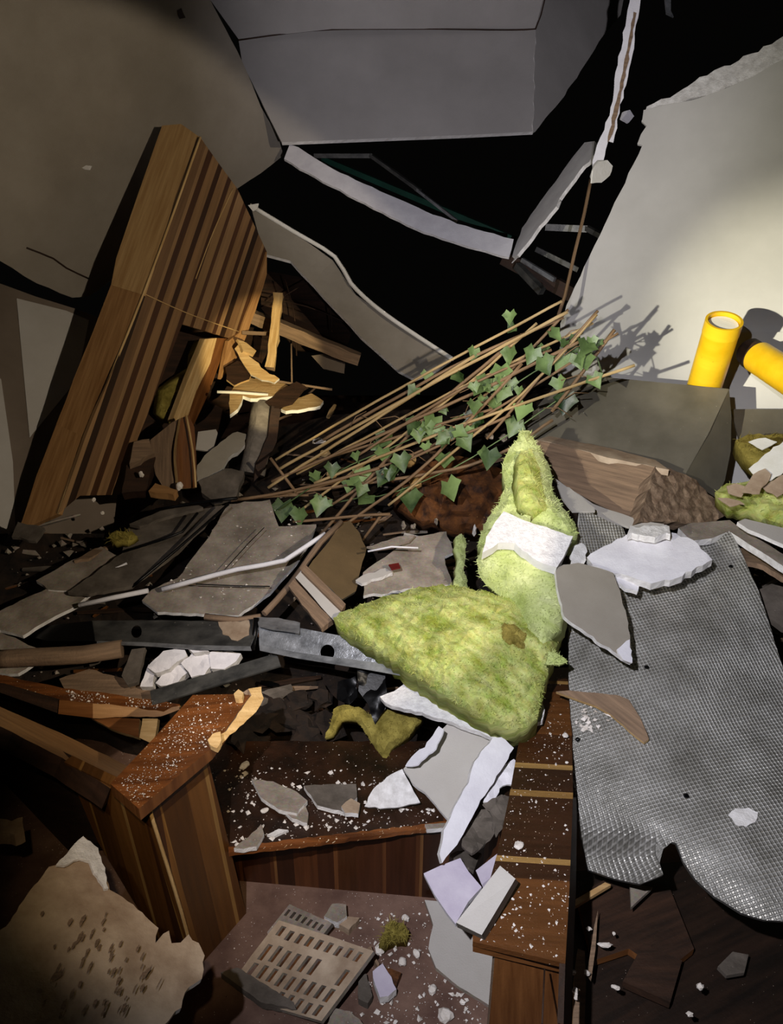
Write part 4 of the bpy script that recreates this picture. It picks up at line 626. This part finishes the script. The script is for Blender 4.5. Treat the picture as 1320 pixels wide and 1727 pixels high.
T('wood_chip', 'bright yellow wood chip on the far end of the cap', 'wood chip', [(394, 1170), (402, 1162), (410, 1168), (408, 1178), (396, 1178)], [(394, 1170, 1.62), (410, 1168, 1.62), (402, 1180, 1.6)], .012, RAW, rag=1, seg=6)
lr = [U(96, 1275, 1.55), U(185, 1332, 1.42), U(222, 1300, 1.50), U(0, 1180, 1.93), U(-120, 1150, 2.05)]
surf('left_rail', [(105, 1278), (186, 1330), (222, 1295), (100, 1235), (0, 1192), (-120, 1160), (-120, 1200), (0, 1225)], anch([(105, 1278, 1.55), (186, 1330, 1.44), (0, 1192, 1.85)]), .04, OAKE, DARKW, ud=(1, .55), rag=.8, seg=20, parent=po)
surf('left_rail_face', [(108, 1285), (0, 1228), (-120, 1205), (-120, 1500), (0, 1500), (165, 1420)], anch([(108, 1285, 1.56), (0, 1228, 1.86), (165, 1420, 1.66)]), .02, DARKW, parent=po)
cd_ = lambda x, y: anch([(186, 1322, 1.39), (424, 1170, 1.64), (356, 1262, 1.46)])(x, y)
capd = anch([(186, 1322, 1.39), (424, 1170, 1.64), (356, 1262, 1.46)])
crumbs('plaster_dust', 'pale dust and grit on the varnished cap', 'dust', [(200, 1322), (236, 1355), (350, 1258), (412, 1176), (328, 1178)], capd, 600, .0005, .0022, CRUMB)
# ================================================================ LOWER LEFT PLASTER SHEET
pd = anch([(140, 1412, 1.30), (345, 1610, 1.22), (0, 1700, 1.02), (10, 1560, 1.12), (200, 1600, 1.15)])
ps = T('plaster_sheet', 'large torn cream plaster sheet with brown glue stains at the lower left', 'plaster sheet', [(10, 1562), (45, 1510), (82, 1462), (100, 1458), (130, 1420), (142, 1412), (165, 1432), (178, 1480), (185, 1500), (215, 1520), (255, 1555), (268, 1565), (262, 1590), (275, 1575), (285, 1570), (290, 1590), (305, 1590), (318, 1576), (340, 1600), (345, 1612), (340, 1650), (318, 1665), (306, 1700), (290, 1712), (262, 1745), (-60, 1780), (-60, 1640)], pd, .012, DIRTW, GYPE, rag=2.5, seg=10, step=18, amp=.008, ns=7, smooth=True)
surf('torn_white_rim', [(95, 1458), (118, 1432), (140, 1410), (166, 1430), (180, 1480), (183, 1498), (176, 1500), (164, 1478), (150, 1452), (135, 1448), (110, 1460)], lambda x, y: pd(x, y) - .010, .005, GYPE, rag=2, seg=8, parent=ps)
random.seed(11)
V = []; F = []; uvs = []
for i in range(70):
    a = random.uniform(-1, 1); b = random.uniform(-1, 1); x = 155 + a * 110 + b * 55; y = 1620 + b * 85 - a * 5 + abs(a) * 10
    if i % 3: x = 175 + random.choice([-75, -40, 0, 30, 70]) + (1640 - y) * .45 + random.gauss(0, 5)
    if x < 30 or x > 290 or y > 1715 or (y < 1500 and (x < 110 or x > 165)): continue
    if x > 215 and y < 1560 + (x - 215): continue
    l = random.uniform(5, 14); wd = random.uniform(1.2, 3.2); k = len(V)
    for t, s in ((-1, .2), (-.4, 1), (.5, .9), (1, .15), (.4, -1), (-.5, -.8)):
        px = x + l * t * .42 + s * wd * .8 + random.uniform(-1, 1); py = y - l * t * .85 + s * wd * .5 + random.uniform(-1, 1); V.append(U(px, py, pd(px, py) - .0125)); uvs.append((px / 500, py / 500))
    F.append(tuple(range(k, k + 6)))
gs = finish('glue_stains', V, F, [RAWD], None, uvs, ps, False); gs['kind'] = 'stuff'
random.seed(21)
T('wall_chunk', 'small pinkish chunk in the dark at the far left edge', 'plaster chunk', [(-20, 1375), (20, 1385), (38, 1378), (40, 1400), (25, 1408), (-20, 1400)], [(-20, 1375, 1.6), (40, 1378, 1.6), (20, 1408, 1.55)], .03, DIRTW, rag=2, seg=8)
# ================================================================ FLOOR PIECES
def hz(z): return horiz(z)
gp = empty('grille_panel', 'tan slotted ventilation tile lying on the floor by the bench', 'slotted tile', U(520, 1700, 1.6))
gz = anch([(500, 1540, 1.72), (625, 1600, 1.60), (540, 1718, 1.50)])
hs = []
def G(a, b):  # tile coords: a along the top edge, b down
    A = np.array([470, 1552.]); Bx = np.array([160, 52.]); By = np.array([-88, 118.])
    q = A + Bx * a + By * b; return float(q[0]), float(q[1])
for r, (b0_, b1_) in enumerate(((.06, .19), (.30, .52), (.58, .76), (.82, .97))):
    for c in range(9):
        a0 = .06 + c * .102; a1 = a0 + .05; j = random.uniform(-.015, .015)
        if r == 1 and c in (6, 7): continue
        hs.append([G(a0, b0_ + j), G(a1, b0_ + j), G(a1, b1_ + j), G(a0, b1_ + j)])
gt = surf('slotted_tile', [G(0, 0), G(.5, -.01), G(1, 0), G(1, .5), G(1, 1), G(.5, 1.02), G(0, 1), G(-.01, .5)], gz, .012, DIRTW, GREYB, holes=hs, rag=.0, parent=gp, ud=(1, .4))
surf('tile_backing', [G(.01, .01), G(.99, .01), G(.99, .99), G(.01, .99)], lambda x, y: gz(x, y) + .010, .003, SOIL, parent=gp)
gp2 = empty('grille_panel', 'slotted tile half under the tan one, its shade put into the grey', 'slotted tile', U(450, 1600, 1.68))  # shaded part of the tile, the shade put into its grey colour
hs = []
def G2(a, b):
    q = np.array([488, 1525.]) + np.array([72, 32.]) * a + np.array([-90, 112.]) * b; return float(q[0]), float(q[1])
for b0_, b1_ in ((.06, .15), (.74, .84), (.88, .98)):
    for c in range(7): hs.append([G2(.05 + c * .13, b0_), G2(.11 + c * .13, b0_), G2(.11 + c * .13, b1_), G2(.05 + c * .13, b1_)])
surf('slotted_tile', [G2(0, 0), G2(1, 0), G2(1, 1), G2(0, 1)], lambda x, y: gz(x, y) + .02, .012, GREYB, GREYD, holes=hs, parent=gp2)
surf('tile_backing', [G2(.01, .01), G2(.99, .01), G2(.99, .99), G2(.01, .99)], lambda x, y: gz(x, y) + .030, .003, SOIL, parent=gp2)
fls = [([(546, 1545), (560, 1524), (583, 1525), (585, 1545), (570, 1556)], GREYB, .03, 'grey wedge standing behind the slotted tile'), ([(540, 1552), (575, 1545), (606, 1548), (588, 1568), (570, 1558)], DIRTW, .02, 'cream wedge leaning on the slotted tile back edge'), ([(628, 1638), (645, 1625), (660, 1648), (668, 1668), (655, 1680), (640, 1682), (632, 1660)], GYPL, .03, 'white torn wedge on the floor right of the slotted tile'), ([(650, 1632), (676, 1640), (668, 1662), (658, 1655)], SOIL, .02, 'dark chip beside the white torn wedge'), ([(603, 1645), (618, 1642), (628, 1680), (620, 1692), (604, 1684)], GREYD, .02, 'dark grey oblong pebble right of the slotted tile'), ([(556, 1715), (565, 1700), (590, 1705), (612, 1727), (620, 1745), (550, 1745)], GREYB, .03, 'pale grey shard at the bottom edge below the slotted tile'), ([(372, 1640), (400, 1632), (495, 1690), (500, 1703), (440, 1690)], GREYD, .03, 'dim grey board left under the slotted tile'), ([(625, 1595), (640, 1625), (638, 1632), (618, 1600)], RAWD, .02, 'thin brown stick off the tile corner')]
for o, m, z, lb in fls: T('floor_shard', lb, 'shard', o, horiz(z), .02, m, GYPE if m in (GYPL, GREYB) else None, rag=1.2, seg=8)
T('wool_clump', 'mossy olive wool clump on the brown floor', 'insulation', [(638, 1592), (650, 1560), (662, 1552), (680, 1556), (690, 1570), (685, 1582), (660, 1585), (648, 1594)], horiz(.03), .03, WOOLD, step=6, dome=.02, dw=8, amp=.015, ns=30, fuzz=150, rag=2, seg=7)
crumbs('plaster_dust', 'plaster crumbs scattered over the brown floor at bottom centre', 'plaster crumbs', [(590, 1545), (720, 1520), (735, 1640), (820, 1700), (810, 1760), (560, 1760), (640, 1620)], horiz(0.004), 260, .0012, .007, CRUMB)
for q, r, lb in (((640, 1602), .012, 'white chip at the right corner of the slotted tile'), ((678, 1622), .010, 'white chip in the middle of the brown floor'), ((702, 1608), .009, 'white chip between wool clump and grey sheet'), ((751, 1712), .016, 'white chip at the bottom edge left of the post'), ((729, 1668), .010, 'white chip left of the grey sheet lower tip'), ((684, 1548), .009, 'white chip on the floor by the bench front')):
    tag(lump('plaster_chip', q[0], q[1], horiz(.008)(*q), r, CRUMB, (1.1, .9, .7)), lb, 'plaster chip')
# dark right floor
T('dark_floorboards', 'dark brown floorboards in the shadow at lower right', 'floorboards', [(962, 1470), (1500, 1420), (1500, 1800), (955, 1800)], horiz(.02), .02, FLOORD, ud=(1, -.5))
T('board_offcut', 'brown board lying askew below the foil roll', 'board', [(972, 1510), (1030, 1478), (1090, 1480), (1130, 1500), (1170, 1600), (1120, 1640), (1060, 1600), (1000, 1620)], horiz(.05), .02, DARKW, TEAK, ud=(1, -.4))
T('batten', 'thin pale batten in the dark right of the plank', 'batten', [(990, 1640), (1002, 1560), (1008, 1535), (1004, 1600), (997, 1650)], horiz(.09), .01, RAWD)
T('batten', 'pale strip lying toward the foil roll', 'batten', [(968, 1518), (1020, 1488), (1030, 1492), (970, 1528)], horiz(.09), .01, OAK)
T('batten', 'upright worn batten right beside the plank post', 'batten', [(974, 1600), (986, 1604), (988, 1660), (985, 1740), (965, 1740), (968, 1650)], horiz(.08), .02, RAWD, OAK)
T('board_scrap', 'small grey triangle of board just under the foil roll', 'board', [(1062, 1490), (1100, 1496), (1064, 1530)], horiz(.10), .01, GREYB)
T('board_scrap', 'dark square board at the lower right', 'board', [(1085, 1590), (1150, 1620), (1130, 1690), (1050, 1655)], horiz(.06), .02, DARKW)
T('board_scrap', 'dim grey plate far right on the dark floor', 'board', [(1210, 1630), (1235, 1605), (1262, 1610), (1255, 1640), (1225, 1645)], horiz(.06), .01, GREYD)
for i, (q, r, s, lb) in enumerate([((1019, 1593), .011, (2.2, .8, .5), 'white crumbly streak on the dark floor right of the post'), ((993, 1566), .008, (1.2, 1, .6), 'white chip beside the pale batten'), ((970, 1672), .010, (1, 1, .6), 'white chip on the worn batten, upper'), ((972, 1682), .009, (1, 1, .6), 'white chip on the worn batten, lower'), ((1038, 1665), .010, (1.2, .8, .6), 'white chip on the dark floor by the dark square board'), ((1180, 1664), .012, (1, .8, .8), 'pale triangular chip at the bottom right'), ((1162, 1710), .011, (1, .8, .6), 'pale chip at the bottom edge, right side'), ((967, 1640), .008, (1, 1, .8), 'small white chip at the plank post foot'), ((990, 1640), .009, (1, 1, .8), 'white chip just right of the worn batten top'), ((1035, 1574), .006, (1, 1, .6), 'tiny white chip right above the crumbly streak')]):
    tag(lump('plaster_chip', q[0], q[1], horiz(.05)(*q) - .06, r * .62, CRUMB, s, jag=.7), lb, 'plaster chip')
# ================================================================ LEFT MIDDLE: TILES, BOARDS, STUDS
def hp(x, y, d, n=(0, 0, 1)): return plane((x, y, d), n)
tl = [
 ([(239, 1013), (255, 995), (300, 975), (345, 915), (385, 850), (455, 843), (470, 888), (533, 884), (522, 915), (500, 949), (455, 1000), (402, 1038), (330, 1034), (265, 1032)], hp(400, 950, 2.36, (0, -.25, 1)), GREYB, 'largest grey dusty board lying flat left of centre'),
 ([(216, 888), (280, 858), (341, 858), (378, 852), (300, 930), (222, 988), (150, 1002), (114, 998), (205, 934)], hp(280, 920, 2.44, (0, -.2, 1)), GREYD, 'darker grey board behind the largest one, split by a crack'),
 ([(61, 979), (110, 950), (170, 922), (216, 947), (150, 980), (114, 996), (81, 994)], hp(140, 960, 2.38, (0, -.15, 1)), GREYB, 'narrow grey board left of the darker board'),
 ([(-60, 1055), (0, 1030), (81, 992), (152, 1002), (129, 1021), (70, 1052), (38, 1072), (0, 1062), (-60, 1070)], hp(60, 1030, 2.22, (0, -.2, 1)), GREYB, 'long grey board running out of the left edge'),
 ([(-60, 1060), (0, 1066), (74, 1098), (55, 1120), (30, 1136), (0, 1136), (-60, 1130)], hp(20, 1100, 2.10, (0, -.3, 1)), GREYB, 'grey board corner at the left edge below the long one'),
 ([(218, 884), (270, 862), (335, 852), (342, 856), (280, 872), (235, 888)], hp(280, 868, 2.52, (0, -.2, 1)), GREYD, 'thin dim board on the back edge of the darker board'),
 ([(100, 1145), (150, 1128), (200, 1142), (288, 1168), (268, 1184), (180, 1178), (112, 1168)], hp(190, 1155, 2.05, (0, -.3, 1)), RAWD, 'brownish board below the steel studs at left'),
 ([(30, 880), (75, 890), (60, 912), (20, 905)], hp(50, 895, 2.5, (0, -.3, 1)), GREYD, 'small dim shard in the dark at the cabinet base'),
 ([(125, 945), (160, 925), (190, 918), (150, 942)], hp(150, 935, 2.44), RAWD, 'thin brown sliver above the narrow grey board')]
for o, dpth, m, lb in tl: T('fallen_board', lb, 'board', o, dpth, .012, m, GYPE if m is GREYB else None, rag=1.3, seg=12)
T('fallen_board', 'shattered grey board pieces right of the brown panel, upper', 'board', [(612, 965), (640, 945), (668, 925), (700, 905), (752, 896), (766, 930), (750, 938), (755, 962), (762, 985), (700, 992), (612, 1005)], hp(690, 950, 2.24, (0, -.3, 1)), .012, GREYB, GYPE, rag=2.2, seg=9)
T('fallen_board', 'narrow shattered grey strip above the brown panel', 'board', [(612, 970), (650, 958), (662, 966), (610, 984), (600, 978)], hp(630, 970, 2.18, (0, -.3, 1)), .012, PAINT, GYPE, rag=1.5, seg=8)
T('fallen_board', 'small pale strip board under the ivy at centre', 'board', [(618, 922), (672, 905), (700, 902), (690, 912), (640, 925)], hp(660, 912, 2.28, (0, -.3, 1)), .008, GREYB, rag=1.2, seg=9)
T('red_scrap', 'tiny dark red scrap on the shattered grey board', 'scrap', [(655, 952), (672, 949), (675, 957), (660, 960)], hp(665, 955, 2.17), .004, M('dark_red_paint', '#5a1010', '#7a1c18', (30, 30), .6))
T('brown_panel', 'upright brown paper-backed panel between grey boards', 'board', [(577, 881), (590, 878), (606, 898), (618, 925), (608, 960), (600, 997), (577, 1011), (548, 985), (520, 956), (545, 925)], [(577, 881, 2.36), (618, 925, 2.32), (540, 970, 2.16)], .012, BROWNB, CARD, rag=1.2, seg=12)
sl = empty('layered_moulding', 'layered pale wood moulding offcut in front of the brown panel', 'moulding', U(530, 1050, 2.06))
surf('top_layer', [(508, 962), (516, 953), (583, 1019), (576, 1030)], [(508, 962, 2.12), (583, 1019, 2.04), (576, 1030, 2.02)], .02, RAWD, ud=(1, .9), rag=.6, seg=14, parent=sl)
surf('middle_layer', [(498, 974), (508, 962), (576, 1030), (562, 1046)], [(498, 974, 2.115), (576, 1030, 2.03), (562, 1046, 2.01)], .02, PAINT, DARKW, ud=(1, .9), rag=.6, seg=14, parent=sl)
surf('lower_layer', [(486, 988), (496, 976), (560, 1046), (541, 1060)], [(486, 988, 2.11), (560, 1046, 2.01), (541, 1060, 1.995)], .02, RAWD, ud=(1, .9), rag=1, seg=12, parent=sl)
st = empty('steel_stud', 'bright galvanised steel stud with a round hole ending at the wool batt', 'steel stud', U(550, 1120, 1.98))
hole = [(552 + 12 * math.cos(a * math.pi / 9), 1100 + 13 * math.sin(a * math.pi / 9)) for a in range(18)]
surf('web', [(436, 1052), (500, 1058), (573, 1072), (615, 1098), (640, 1118), (560, 1108), (500, 1100), (437, 1088)], [(436, 1052, 2.06), (615, 1098, 1.96), (437, 1088, 2.04)], .002, STEEL, holes=[hole], parent=st)
surf('top_flange', [(433, 1041), (470, 1042), (506, 1050), (504, 1068), (460, 1062), (436, 1056)], [(433, 1041, 2.07), (506, 1050, 2.04), (436, 1056, 2.03)], .002, STEEL, rag=.6, seg=9, parent=st)
surf('bottom_flange', [(437, 1088), (500, 1100), (560, 1108), (640, 1118), (690, 1132), (690, 1142), (600, 1126), (500, 1110), (438, 1097)], [(437, 1088, 2.04), (690, 1132, 1.9), (500, 1110, 1.99)], .002, STEEL, parent=st)
st = empty('steel_stud', 'dirty dull steel stud running left from the bright one', 'steel stud', U(230, 1090, 2.08))
sd = anch([(40, 1062, 2.2), (432, 1043, 2.09), (240, 1088, 2.07)])
surf('web', [(38, 1070), (57, 1057), (155, 1047), (250, 1046), (367, 1047), (432, 1043), (428, 1075), (422, 1090), (330, 1088), (242, 1083), (163, 1081), (80, 1080)], sd, .002, STEELD, holes=[[(230 + 9 * math.cos(a * math.pi / 7), 1065 + 11 * math.sin(a * math.pi / 7)) for a in range(14)]], rag=.7, seg=20, parent=st)
surf('lower_flange', [(163, 1081), (242, 1083), (330, 1088), (422, 1090), (424, 1097), (330, 1095), (242, 1089), (163, 1086)], lambda x, y: sd(x, y) - .012, .002, STEEL, parent=st)
surf('dark_end_cap', [(38, 1070), (57, 1057), (155, 1047), (160, 1081), (80, 1081)], lambda x, y: sd(x, y) - .006, .004, BLACKP, parent=st)
tube('joint_collar', [(432, 1042, 2.055), (430, 1068, 2.045), (425, 1096, 2.03)], .008, BLACKP, st, 8)
surf('rust_blotch', [(368, 1048), (420, 1046), (420, 1070), (400, 1080), (375, 1070)], lambda x, y: sd(x, y) - .003, .002, DIRTW, rag=2, seg=7, parent=st)
tag(tube('wooden_rail', [(-10, 1112, 2.06), (60, 1108, 2.05), (140, 1104, 2.06), (206, 1094, 2.08)], .026, RAWD, sides=12), 'rounded pale brown rail below the dull steel stud at left', 'wooden rail')
tag(bar('steel_strip', (255, 1178, 1.96), (470, 1113, 2.05), .045, .006, STEELD, up=(0, -.4, 1)), 'dirty steel strip sloping up below the white gypsum chunks', 'steel strip')
ch = [([(238, 1150), (250, 1120), (262, 1128), (258, 1158), (236, 1158)], 'white chunk, leftmost below the dull stud'), ([(248, 1125), (275, 1098), (310, 1092), (315, 1105), (285, 1128), (262, 1135)], 'dirty white chunk touching the dull stud'), ([(262, 1152), (280, 1128), (308, 1120), (316, 1135), (300, 1150), (270, 1157)], 'roundish white chunk resting on the steel strip'), ([(305, 1118), (325, 1100), (352, 1098), (360, 1118), (345, 1138), (322, 1142)], 'white chunk in the middle of the gypsum group'), ([(352, 1100), (385, 1096), (406, 1102), (398, 1115), (378, 1128), (356, 1128)], 'white chunk, rightmost of the gypsum group'), ([(316, 1092), (345, 1090), (352, 1098), (325, 1101)], 'small white chunk under the stud edge')]
for o, lb in ch: T('gypsum_chunk', lb, 'gypsum chunk', o, hp(sum(p[0] for p in o) / len(o), sum(p[1] for p in o) / len(o), 2.03, (0, -.6, 1)), .03, GYPW, GYPE, rag=1.6, seg=8, step=9, amp=.008, ns=25)
T('wood_offcut', 'brown stick standing left of the white gypsum chunks', 'wood offcut', [(205, 1140), (222, 1095), (245, 1092), (232, 1150), (215, 1155)], [(205, 1140, 2.02), (245, 1092, 2.08), (225, 1155, 2.0)], .015, GREYD, rag=1, seg=10)
bm_ = empty('counter_beam', 'dusty broken wooden counter edge crossing the left side', 'wooden counter', U(150, 1200, 1.95))
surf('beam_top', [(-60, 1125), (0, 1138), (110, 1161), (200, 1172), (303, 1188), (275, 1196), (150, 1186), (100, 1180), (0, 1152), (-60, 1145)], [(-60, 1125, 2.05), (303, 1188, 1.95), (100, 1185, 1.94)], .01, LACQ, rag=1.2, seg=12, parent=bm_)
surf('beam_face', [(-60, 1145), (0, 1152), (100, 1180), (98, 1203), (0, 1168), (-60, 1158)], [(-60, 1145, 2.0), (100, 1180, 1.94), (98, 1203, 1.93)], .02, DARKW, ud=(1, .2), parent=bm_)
surf('beam_face', [(100, 1180), (156, 1186), (156, 1211), (98, 1204)], [(98, 1180, 1.935), (156, 1186, 1.93), (98, 1204, 1.925)], .02, TEAK, parent=bm_)
surf('beam_face', [(156, 1186), (275, 1196), (303, 1190), (302, 1197), (272, 1208), (156, 1211)], [(156, 1186, 1.932), (300, 1196, 1.94), (156, 1211, 1.922)], .02, OAKE, OAK, ud=(1, 0), rag=1, seg=12, parent=bm_)
T('wood_offcut', 'pale wood block end hanging under the counter edge', 'wood offcut', [(240, 1212), (266, 1212), (262, 1240), (256, 1254), (235, 1244)], [(240, 1212, 1.93), (266, 1212, 1.93), (250, 1254, 1.9)], .02, RAW, rag=.8, seg=9)
T('wood_offcut', 'dark board with pale rim running under the counter edge', 'wood offcut', [(150, 1208), (235, 1212), (234, 1244), (185, 1228)], [(150, 1208, 1.95), (235, 1212, 1.95), (234, 1244, 1.92)], .02, TEAK, RAW, rag=.8, seg=12)
for c, r, lb in (([(133, 1021, 2.20), (190, 1008, 2.21), (250, 996, 2.22)], .008, 'pale rod in front of the crack, left half'), ([(273, 994, 2.22), (400, 960, 2.25), (480, 945, 2.27), (530, 912, 2.3), (548, 900, 2.32)], .008, 'long pale bent rod across the largest grey board'), ([(114, 996, 2.30), (214, 950, 2.36)], .004, 'thin white strip on the narrow grey board'), ([(206, 931, 2.38), (307, 897, 2.40), (333, 865, 2.46)], .0045, 'thin bent twig on the darker grey board'), ([(222, 990, 2.28), (300, 925, 2.36), (385, 850, 2.48)], .005, 'dark line added for the black crack between the two grey boards'), ([(330, 985, 2.22), (400, 988, 2.23), (455, 989, 2.23)], .0018, 'fine dark wire on the front of the largest grey board'), ([(375, 965, 2.25), (420, 915, 2.36), (445, 890, 2.42)], .0015, 'hairline wire across the largest grey board'), ([(262, 860, 2.5), (330, 848, 2.52), (400, 840, 2.5)], .006, 'dim rod at the back edge of the darker board'), ([(445, 1035, 2.08), (490, 985, 2.16), (540, 915, 2.28), (575, 880, 2.35)], .010, 'brown stick between largest grey board and brown panel'), ([(620, 930, 2.2), (660, 922, 2.2), (705, 924, 2.2)], .003, 'pale thin stick on the shattered grey board'), ([(345, 1040, 2.1), (400, 1046, 2.1), (440, 1040, 2.1)], .01, 'brown stick behind the dull stud')):  # the line between the two boards is added to draw their crack
    tag(tube('loose_rod', c, r, GYPW if 'pale' in lb or 'white' in lb else (BLACKP if 'dark' in lb or 'wire' in lb else RAWD), sides=6), lb, 'rod')
T('wool_clump', 'small ochre wool clump on the dark board below the cabinet', 'insulation', [(183, 905), (195, 895), (222, 896), (232, 905), (215, 915), (195, 918)], hp(208, 905, 2.42, (0, -.4, 1)), .02, WOOLD, step=6, dome=.015, dw=7, amp=.01, ns=30, fuzz=100, rag=1.5, seg=7)
crumbs('plaster_dust', 'fine crumbs on the largest grey board', 'plaster crumbs', [(270, 1000), (385, 860), (450, 850), (520, 890), (480, 960), (400, 1030)], lambda x, y: tl[0][1](x, y) - .002, 130, .001, .005, CRUMB)
crumbs('plaster_dust', 'fine crumbs over the dusty counter edge', 'plaster crumbs', [(110, 1163), (300, 1187), (270, 1196), (120, 1182)], anch([(-60, 1125, 2.048), (303, 1188, 1.948), (100, 1185, 1.938)]), 140, .001, .004, CRUMB)
crumbs('rubble_bits', 'small mixed splinters and plaster bits all over the dark heap', 'rubble bits', [(0, 900), (450, 820), (900, 700), (1300, 860), (1300, 1100), (950, 1110), (560, 1020), (430, 1180), (60, 1150)], lambda x, y: Dp(x, y) - .03, 700, .003, .016, GREYB)
random.seed(5)
def splinters(n, reg, label, group, mats, dz=.05, wlo=.006, whi=.022, ang=(-.6, .25), L0=.05, L1=.2):
    for _ in range(n):
        x = random.uniform(reg[0], reg[2]); y = random.uniform(reg[1], reg[3]); L = random.uniform(L0, L1); a = random.uniform(*ang)
        d = Dp(x, y) - random.uniform(0, dz); p = U(x, y, d); q = p + Vector((math.cos(a) * L, -math.sin(a) * L * .8, random.uniform(-.03, .03)))
        wd = random.uniform(wlo, whi); t = (q - p).normalized(); s_ = t.cross(Vector((random.gauss(0, .3), random.gauss(0, .3), 1))).normalized(); u_ = s_.cross(t); ht = random.uniform(.003, .010); V = []
        for c, f in ((p, random.uniform(.2, 1)), ((p + q) / 2, 1), (q, random.uniform(.0, .8))):
            for (i, j) in ((-1, -1), (1, -1), (1, 1), (-1, 1)): V.append(c + s_ * i * wd / 2 * f + u_ * j * ht / 2)
        F = [(3, 2, 1, 0), (8, 9, 10, 11)] + [(k * 4 + i, k * 4 + (i + 1) % 4, k * 4 + 4 + (i + 1) % 4, k * 4 + 4 + i) for k in (0, 1) for i in range(4)]
        tag(finish('splinter', V, F, [random.choice(mats)], None, [((v - p).dot(t), (v - p).dot(s_)) for v in V], None, False), label, 'splinter', group)
splinters(34, (0, 890, 430, 1150), 'small broken splinter among the grey boards at the left', 'splinters among the left boards', [RAWD, GREYB, GREYD, DARKW, TEAK])
splinters(22, (1255, 930, 1330, 1100), 'small splinter in the dark right of the foil board', 'splinters beside the foil board', [RAWD, GREYD, DARKW])
splinters(30, (480, 760, 860, 900), 'small splinter lying under the ivy trellis', 'splinters under the trellis', [RAWD, GREYB, DARKW, TEAK])
splinters(24, (390, 1150, 720, 1285), 'dark splinter in the hollow behind the bench', 'splinters in the hollow', [DARKW, RAWD, DARKW, BLACKP], ang=(-1.2, 1.2))
splinters(16, (560, 880, 800, 1000), 'small pale splinter on the shattered boards at centre', 'splinters at centre', [RAWD, GREYB, PAINT], dz=.12, L1=.12)
splinters(9, (380, 640, 560, 720), 'thin splinter hanging in the wreckage behind the cabinet', 'splinters behind the cabinet', [RAWD, DARKW, RAW], dz=.1, ang=(-1.6, 1.6), L1=.16)
